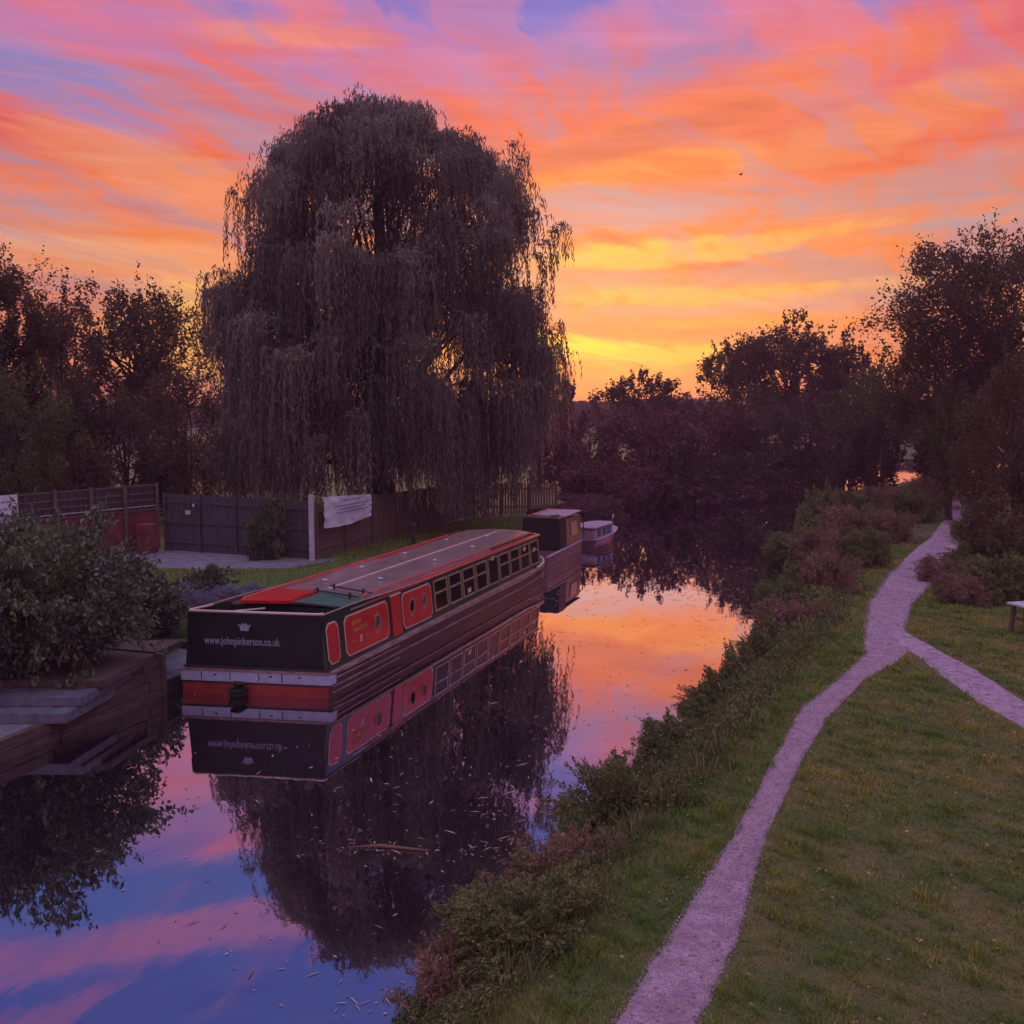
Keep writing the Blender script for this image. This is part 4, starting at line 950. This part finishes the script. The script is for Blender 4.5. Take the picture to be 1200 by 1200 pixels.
MB().add([(.945, 3.7, 1.0), (.945, 4.7, 1.0), (.90, 4.7, 1.55), (.90, 3.7, 1.55), (.965, 3.7, 1.0), (.965, 4.7, 1.0), (.92, 4.7, 1.55), (.92, 3.7, 1.55)], [(3, 2, 1, 0), (4, 5, 6, 7), (0, 1, 5, 4), (1, 2, 6, 5), (2, 3, 7, 6), (3, 0, 4, 7)]).obj('window', M['gold'], nb)
MB().tube([(.8, Lb - .2, 1.7), (.95, Lb, 1.5), (.98, Lb + .1, .7)], .03, 6).obj('grab_rail', M['iron'], nb)
MB().tube([(-.7, 2.1, 1.95), (-.7, Lb - .3, 1.95)], .02, 6).obj('roof_rail', M['redrail'], nb)

a, b = at(686, 643, 0), at(722, 631, 0); d = (b - a).normalized()
cr = thing('small_cruiser', 'small cruiser under blue and pale lilac canopies, pointed bow to the right', 'boat', (a.x - d.y * .2, a.y + d.x * .2 + .3, 0), -math.atan2(d.x, d.y)); Lc = (b - a).length
k = 10; prof = [(.75 * math.sqrt(max(0, 1 - (max(0, i / k - .35) / .65) ** 2)), Lc * i / k) for i in range(k + 1)]
V = []; 
for (hw_, u) in prof:
    fl = .35 * (u / Lc) ** 2
    V += [(-hw_ * .75, u * .94, -.1), (hw_ * .75, u * .94, -.1), (hw_ + .02, u, .48 + fl), (-hw_ - .02, u, .48 + fl)]
F = [(4 * i + j, 4 * i + (j + 1) % 4, 4 * i + 4 + (j + 1) % 4, 4 * i + 4 + j) for i in range(k) for j in range(4)] + [(0, 1, 2, 3)]
MB().add([(x, y, z * .72) for x, y, z in V], F).obj('hull', M['purple'], cr)
MB().add([(x * 1.05, y, z + (.01 if i_ % 4 > 1 else 0)) for i_, (x, y, z) in enumerate([(v[0], v[1], (.30 if k_ % 4 < 2 else .37) + .25 * (v[1] / Lc) ** 2) for k_, v in enumerate(V)])], F).obj('gunwale', M['lilac'], cr)
MB().prism([(-.6, .15), (.6, .15), (.6, Lc * .62), (.3, Lc * .78), (-.3, Lc * .78), (-.6, Lc * .62)], 2, .36, .84).obj('cabin', M['lilac'], cr, bevel=.05)
MB().prism([(-.66, .05), (.66, .05), (.66, Lc * .6), (.35, Lc * .76), (-.35, Lc * .76), (-.66, Lc * .6)], 2, .845, .90).obj('canopy', M['lilac'], cr, bevel=.02)
for u in (.5, 1.1, 1.7): MB().box(.602, .62, u, u + .42, .46, .76).obj('window', M['blue'], cr)
MB().tube([(.2, Lc * .8, .75), (.5, Lc * .7, 1.1), (.1, Lc * .98, 1.12), (0, Lc, .8)], .025, 6).obj('bow_rail', M['whitepost'], cr, smooth=True)

# ------------------------------------------------------------------ fences, gate, brick wall, banners
def run(p, q): d = q - p; return d.length, math.atan2(d.y, d.x)
def board_fence(name, label, cat, p, q, h0, h1, nb_, m, bw=.11, rails=2, z=.8, post='post', postw=.09, front=True):
    L, ang = run(p, q); t = thing(name, label, cat, (p.x, p.y, z - .02), ang)
    for b in range(nb_):
        x0, x1 = L * b / nb_, L * (b + 1) / nb_; mb = MB(); n = max(3, int((x1 - x0) / bw)); r = random.Random(b)
        for i in range(n):
            xa = x0 + (x1 - x0) * i / n; xb = x0 + (x1 - x0) * (i + 1) / n - .012; f = (xa / L); hh = h0 + (h1 - h0) * f + r.uniform(-.015, .015); o = r.uniform(-.008, .008)
            mb.box(xa, xb, o, o + .02, .03, hh)
        mb.obj('panel', m, t, kind='stuff')
        for k in range(rails):
            zz_ = .35 + k * (h0 - .7) / max(1, rails - 1); MB().box(x0, x1, -.05, -.012, zz_ * (1 + (h1 / h0 - 1) * (x0 / L)), zz_ * (1 + (h1 / h0 - 1) * (x0 / L)) + .07).obj('rail', m, t)
    for b in range(nb_ + 1):
        xx = L * b / nb_; hh = h0 + (h1 - h0) * b / nb_ + .05; MB().box(xx - postw / 2, xx + postw / 2, -.11, -.052, -.1, hh).obj(post, m, t, bevel=.008)
    return t, L, ang
gp = [at(196, 645, .8), at(365, 655, .8), at(555, 604, .8), at(652, 603, .8)]
gt, GL, ga = board_fence('wooden_gate', 'dark stained wooden gates closing the yard behind the paving', 'gate', gp[0], gp[1], 2.2, 2.1, 4, M['woodgrey'], .14, 3)
MB().box(1.0, 1.22, -.15, -.115, 1.45, 1.6).obj('notice', M['cream'], gt); MB().box(1.32, 1.42, -.15, -.115, 1.75, 1.86).obj('latch', M['whitepost'], gt)
wp = gp[1] + Vector((.1, -.35, 0)); t = link('banner_post', MB().box(-.09, .09, -.09, .09, -.1, 2.35).mesh('banner_post', M['whitepost'], bevel=.015), None, (wp.x, wp.y, .78), label='stout pale post between the dark gates and the banner', category='post')
ft, FL, fa = board_fence('board_fence', 'long brown board fence climbing from the banner to the picket fence', 'fence', gp[1] + Vector((.16, -.1, 0)), gp[2], 2.05, 1.7, 7, M['wood'], .12, 2)
pt = thing('picket_fence', 'dark picket fence at the foot of the willow beyond the board fence', 'fence', (gp[2].x, gp[2].y, .78), run(gp[2], gp[3])[1]); PL = run(gp[2], gp[3])[0]
pk = MB().prism([(-.045, .05), (.045, .05), (.045, 1.6), (0, 1.68), (-.045, 1.6)], 1, 0, .02).mesh('picket', M['wood'])
for i in range(30): o = link('picket', pk, pt, (PL * (i + .5) / 30, -.04, rnd.uniform(-.05, .04)))
for z_ in (.4, 1.3): MB().box(0, PL, -.01, .03, z_, z_ + .08).obj('rail', M['wood'], pt)
for i in range(4): MB().box(PL * i / 3 - .05, PL * i / 3 + .05, .03, .12, -.1, 1.6).obj('post', M['wood'], pt)
# brick wall with posts and trellis rails
bp, bq = Vector((-19.2, 31.0, 0)), Vector((-13.75, 39.2, 0)); L, ang = run(bp, bq)
bw_ = thing('brick_wall', 'red brick wall with a dark slatted trellis on top, left of the gates', 'wall', (bp.x, bp.y, .75), ang)
MB().box(0, L, -.11, .11, 0, 1.55).obj('brickwork', M['brick'], bw_)
MB().box(0, L, -.14, .14, 1.552, 1.62).obj('coping', M['sleeper'], bw_)
for i in range(8):
    xx = L * i / 7; MB().box(xx - .06, xx + .06, -.2, -.142, 0, 2.62).obj('post', M['wood'], bw_, bevel=.008)
for z_, th_ in ((2.5, .05), (2.2, .04), (1.95, .04), (1.72, .03)): MB().box(0, L, -.10, -.06, z_, z_ + th_).obj('rail', M['whitepost'] if z_ == 1.72 else M['wood'], bw_)
mb = MB()
for i in range(int(L / .35)): mb.box(i * .35, i * .35 + .03, -.055, -.03, 1.625, 2.55)
mb.obj('trellis', M['wood'], bw_, kind='stuff')
MB().box(0, L, .0, .02, 1.63, 2.5).obj('backing_boards', M['woodgrey'], bw_)
t = link('brick_pier', MB().box(-.3, .3, -.25, .25, -.1, 1.1).mesh('brick_pier', M['brick'], bevel=.01), None, (bq.x + .15, bq.y - 1.3, .8), (0, 0, ang), label='short brick pier at the end of the wall beside the gates', category='pier')
# white sign board fixed to the posts at the left edge
p = atY(27, 610, 34.6); sg = thing('sign_board', 'white sign board with faded blue lines at the far left edge', 'sign', (p.x, p.y - .35, p.z), ang)
MB().box(-2.2, 0, -.03, 0, 0, .92).obj('board', M['banner'], sg, bevel=.004)
mb = MB(); r = random.Random(3)
for z_ in (.66, .42, .2):
    x = -2.05
    while x < -.2: l = r.uniform(.06, .2); mb.box(x, x + l, -.036, -.031, z_, z_ + .07); x += l + .05
mb.obj('faint_print', M['ink'], sg, kind='stuff')
MB().tube([(-2.2, -.05, -.1), (0, -.05, -.04)], .04, 6).obj('pipe', M['whitepost'], sg)
for x in (-1.9, -.25): MB().box(x - .04, x + .04, .002, .06, -1.9, .9).obj('post', M['wood'], sg)
# banner on the board fence, rippled cloth
fs = gp[1] + Vector((.35, -.1, 0)); c_, s_ = math.cos(fa), math.sin(fa)
bt = thing('banner', 'crumpled white cloth banner hanging on the board fence by the pale post', 'banner', (fs.x - .05 * c_ + .16 * s_, fs.y - .05 * s_ - .16 * c_, 0), fa)
nx_, nz_ = 40, 16; V = []
Lb_ = 3.7
for j in range(nz_ + 1):
    for i in range(nx_ + 1):
        s, v = i / nx_, j / nz_
        sag = .10 * math.sin(math.pi * s) * (1 - v)
        V.append((s * Lb_, -.03 - .045 * mn.noise(Vector((s * 9 + v * 4, v * 5 - s * 3, 1))) - .04 * abs(math.sin(s * 9 + v * 3)) * (1 - v), (1.93 + .12 * s) * (1 - v) + (3.06 - .2 * s) * v - sag))
I = np.arange((nx_ + 1) * (nz_ + 1)).reshape(nz_ + 1, nx_ + 1); F = np.stack([I[:-1, :-1].ravel(), I[:-1, 1:].ravel(), I[1:, 1:].ravel(), I[1:, :-1].ravel()], 1)
link('cloth', npmesh('cloth', V, F, M['banner'], smooth=True), bt)
mb = MB(); r = random.Random(9)
for z_, a_, e_ in ((2.80, 1.3, 2.5), (2.62, .6, 3.2), (2.50, .9, 2.9), (2.38, .7, 3.1)):
    x = a_
    while x < e_: l = r.uniform(.05, .16); mb.box(x, x + l, -.17, -.16, z_, z_ + .05); x += l + .04
mb.obj('faint_print', M['ink'], bt, kind='stuff')
# mooring bollard
p = at(485, 641, .8); mb = MB(); mb.tube([(0, 0, -.1), (0, 0, .8), (0, 0, .82), (0, 0, .9), (0, 0, .95)], [.09, .085, .13, .13, .07], 10)
link('mooring_bollard', mb.mesh('mooring_bollard', M['iron'], False), None, (p.x, p.y, .78), label='dark mooring bollard on the grass behind the trip boat roof', category='bollard')

# ------------------------------------------------------------------ sleeper wall, steps and quay at the lower left
W0, W1 = Vector((-10.9, 12.0, 0)), Vector((-9.05, 17.54, 0)); W2 = Vector((-7.62, 21.8, 0)); Lw, aw = run(W0, W2); dw = (W2 - W0).normalized()
sw = thing('sleeper_wall', 'timber sleeper retaining wall along the water in front of the big bush', 'wall', (W0.x, W0.y, 0), aw)
def uw(px, py, z=0): q = at(px, py, z) - W0; return q.x * dw.x + q.y * dw.y
u1 = uw(66, 872); u2 = uw(97, 856); r = random.Random(5)
def sleepers(z0, z1, ua, ub, y0=0, step=2.4):
    u = ua
    while u < ub - .05:
        e = min(ub, u + step * r.uniform(.8, 1.1)); j = r.uniform(-.02, .02)
        MB().box(u, e - .012, y0 + j, y0 + j + .18, z0, z1 - .008).obj('sleeper', M['sleeper'], sw, bevel=.012); u = e
sleepers(-.25, .17, 0, Lw, -.02); sleepers(.17, .40, 0, u2); 
sleepers(.17, .40, u2, Lw, .02); sleepers(.40, .62, u2 - .5, Lw, .05); sleepers(.62, .80, Lw - 2.4, Lw, .09)
MB().box(Lw - .02, Lw + .14, -.02, 1.6, -.3, .92).obj('end_post', M['sleeper'], sw, bevel=.015)
# earth fill behind it
mb = MB(); mb.prism([(u2 + .3, .3), (Lw - .02, .3), (Lw - .02, 5.0), (u2 + .3, 5.0)], 2, .0, .66)
o = mb.obj('earth_fill', M['ground'], sw, bevel=.06)
st = thing('quay_steps', 'low concrete quay with two wide grey steps at the lower left', 'steps', (W0.x, W0.y, 0), aw)
MB().box(-2, u1 + .25, .19, 6, .0, .38).obj('landing', M['slab'], st, bevel=.01)
cR = Vector((at(81, 832, .6).x, at(81, 832, .6).y, 0))
q = at(58, 849, .38); qa = q - W0; su = qa.x * dw.x + qa.y * dw.y
# steps face the camera, so they are set square to the view rather than to the wall
t = st
def wstep(y0, z0, z1, xr, m):
    V = [(-14, y0, z0), (xr, y0, z0), (xr + .4, y0 + 3.5, z0), (-14, y0 + 3.5, z0), (-14, y0, z1), (xr, y0, z1), (xr + .4, y0 + 3.5, z1), (-14, y0 + 3.5, z1)]
    c, s = math.cos(-aw), math.sin(-aw); V = [((x - W0.x) * c - (y - W0.y) * s, (x - W0.x) * s + (y - W0.y) * c, z) for x, y, z in V]
    MB().add(V, [(3, 2, 1, 0), (4, 5, 6, 7), (0, 1, 5, 4), (1, 2, 6, 5), (2, 3, 7, 6), (3, 0, 4, 7)]).obj('step', m, st, bevel=.012)
xr = at(81, 845, .4).x
wstep(q.y + .02,   .382, .58, xr, M['step']); wstep(q.y + .45, .585, .76, xr + .1, M['step']); wstep(q.y + 1.1, .765, .92, xr + .3, M['sleeper'])
# recessed quay beside the stern: slab, edge board, low sleeper steps
bk = thing('mooring_quay', 'lilac grey paved mooring ledge with timber edge beside the boat stern', 'quay', (0, 0, 0))
e0, e1 = Vector((-7.62, 21.98, 0)), Vector((-6.4, 25.7, 0)); nrm = Vector((-(e1 - e0).y, (e1 - e0).x, 0)).normalized()
def quad(pts, z0, z1, name, m, par, bevel=.01): return MB().prism([(p_.x, p_.y) for p_ in pts], 2, z0, z1).obj(name, m, par, bevel=bevel)
quad([e0 + nrm * .1, e1 + nrm * .1, e1 + nrm * 3.2, e0 + nrm * 3.2], -.2, .24, 'paving', M['slab'], bk)
quad([e0, e1, e1 + nrm * .09, e0 + nrm * .09], -.3, .27, 'edge_board', M['iron'], bk)
for k in range(3):
    s0 = e0 + (e1 - e0) * (.72 + .10 * k); quad([s0 + nrm * .3, s0 + (e1 - e0) * .12 + nrm * .3, s0 + (e1 - e0) * .12 + nrm * 3.2, s0 + nrm * 3.2], .22, .42 + .19 * k, 'step', M['sleeper'], bk)
p = e0 + (e1 - e0) * .70 + nrm * .15
link('quay_post', MB().box(-.09, .09, -.09, .09, 0, .95).mesh('quay_post', M['whitepost'], bevel=.02), None, (p.x, p.y, .24), label='short pale post on the ledge left of the black stern', category='post')
mb = MB(); a = Vector((p.x + .1, p.y, 1.1)); 
mb.tube([a, a + Vector((-.1, -.5, -.35)), a + Vector((-.05, -1.2, -.52)), Vector((-6.95, 22.2, .62))], .012, 6)
link('mooring_rope', mb.mesh('mooring_rope', M['iron'], True), None, label='dark mooring rope from the pale quay post to the stern corner', category='rope')

# ------------------------------------------------------------------ picnic bench at the right edge, bird
p = at(1192, 742, .95); z = gzf(p.x, p.y)
bn = thing('picnic_bench', 'weathered wooden bench end at the right edge beyond the side path', 'bench', (p.x, p.y, z - .02), .25)
for i in range(4):
    MB().box(-.08, 1.7, -.30 + i * .155, -.16 + i * .155, .70, .75).obj('plank', M['whitepost'], bn, bevel=.01)
for x in (0.0, 1.45):
    MB().add([(x, -.28, 0), (x + .09, -.28, 0), (x + .09, -.2, 0), (x, -.2, 0), (x, -.22, .698), (x + .09, -.22, .698), (x + .09, -.14, .698), (x, -.14, .698)], [(3, 2, 1, 0), (4, 5, 6, 7), (0, 1, 5, 4), (1, 2, 6, 5), (2, 3, 7, 6), (3, 0, 4, 7)]).obj('leg', M['wood'], bn)
    MB().add([(x, .22, 0), (x + .09, .22, 0), (x + .09, .3, 0), (x, .3, 0), (x, .16, .698), (x + .09, .16, .698), (x + .09, .24, .698), (x, .24, .698)], [(3, 2, 1, 0), (4, 5, 6, 7), (0, 1, 5, 4), (1, 2, 6, 5), (2, 3, 7, 6), (3, 0, 4, 7)]).obj('leg', M['wood'], bn)
    MB().box(x + .02, x + .07, -.19, .19, .35, .43).obj('brace', M['wood'], bn)
p = atY(868, 205, 80)
mb = MB(); mb.tube([(-.18, 0, 0), (-.1, 0, .03), (.05, 0, .03), (.14, 0, .05), (.2, 0, .04)], [.01, .05, .055, .035, .01], 8)
mb.add([(-.06, 0, .04), (.08, 0, .04), (.02, .2, .14), (-.08, .38, .1), (-.1, .2, .13)], [(0, 1, 2, 4), (4, 2, 3)]).add([(-.06, 0, .04), (.08, 0, .04), (.02, -.2, .14), (-.08, -.38, .1), (-.1, -.2, .13)], [(4, 2, 1, 0), (3, 2, 4)])
link('bird', mb.mesh('bird', M['skin'], True), None, p, (0, 0, .6), label='tiny dark bird flying high in the sky right of the willow', category='bird')

# ------------------------------------------------------------------ far wooded rise on the horizon
rng = np.random.default_rng(60); n = 60000
th_ = rng.uniform(-.62, .62, n); rr_ = rng.uniform(230, 330, n); x = np.sin(th_) * rr_; y = np.cos(th_) * rr_
hgt = 4 + 3 * np.sin(th_ * 19) * .4 + 2.4 * np.sin(th_ * 43 + 1) * .4
z = gz(x, y) + rng.random(n) ** .7 * hgt * .8
V, F, t = leaves(np.stack([x, y, z], 1), rdir(rng, n), 1.6, 1.1, rng.random(n) * .6, rng)
link('distant_woods', npmesh('distant_woods', V, F, M['leafdark'], t), kind='stuff')

# ------------------------------------------------------------------ haze
HAZE = True
if HAZE:
    hm = bpy.data.materials.new('evening haze'); hm.use_nodes = True; t = NT(hm.node_tree); t.n.remove(t.n['Principled BSDF'])
    pv_ = t.n.new('ShaderNodeVolumePrincipled'); pv_.inputs['Color'].default_value = (.92, .50, .74, 1); pv_.inputs['Density'].default_value = .0008
    t.l.new(pv_.outputs[0], t.n['Material Output'].inputs['Volume'])
    link('haze', MB().box(-640, 840, -70, 920, -3, 26).mesh('haze', hm), kind='stuff')
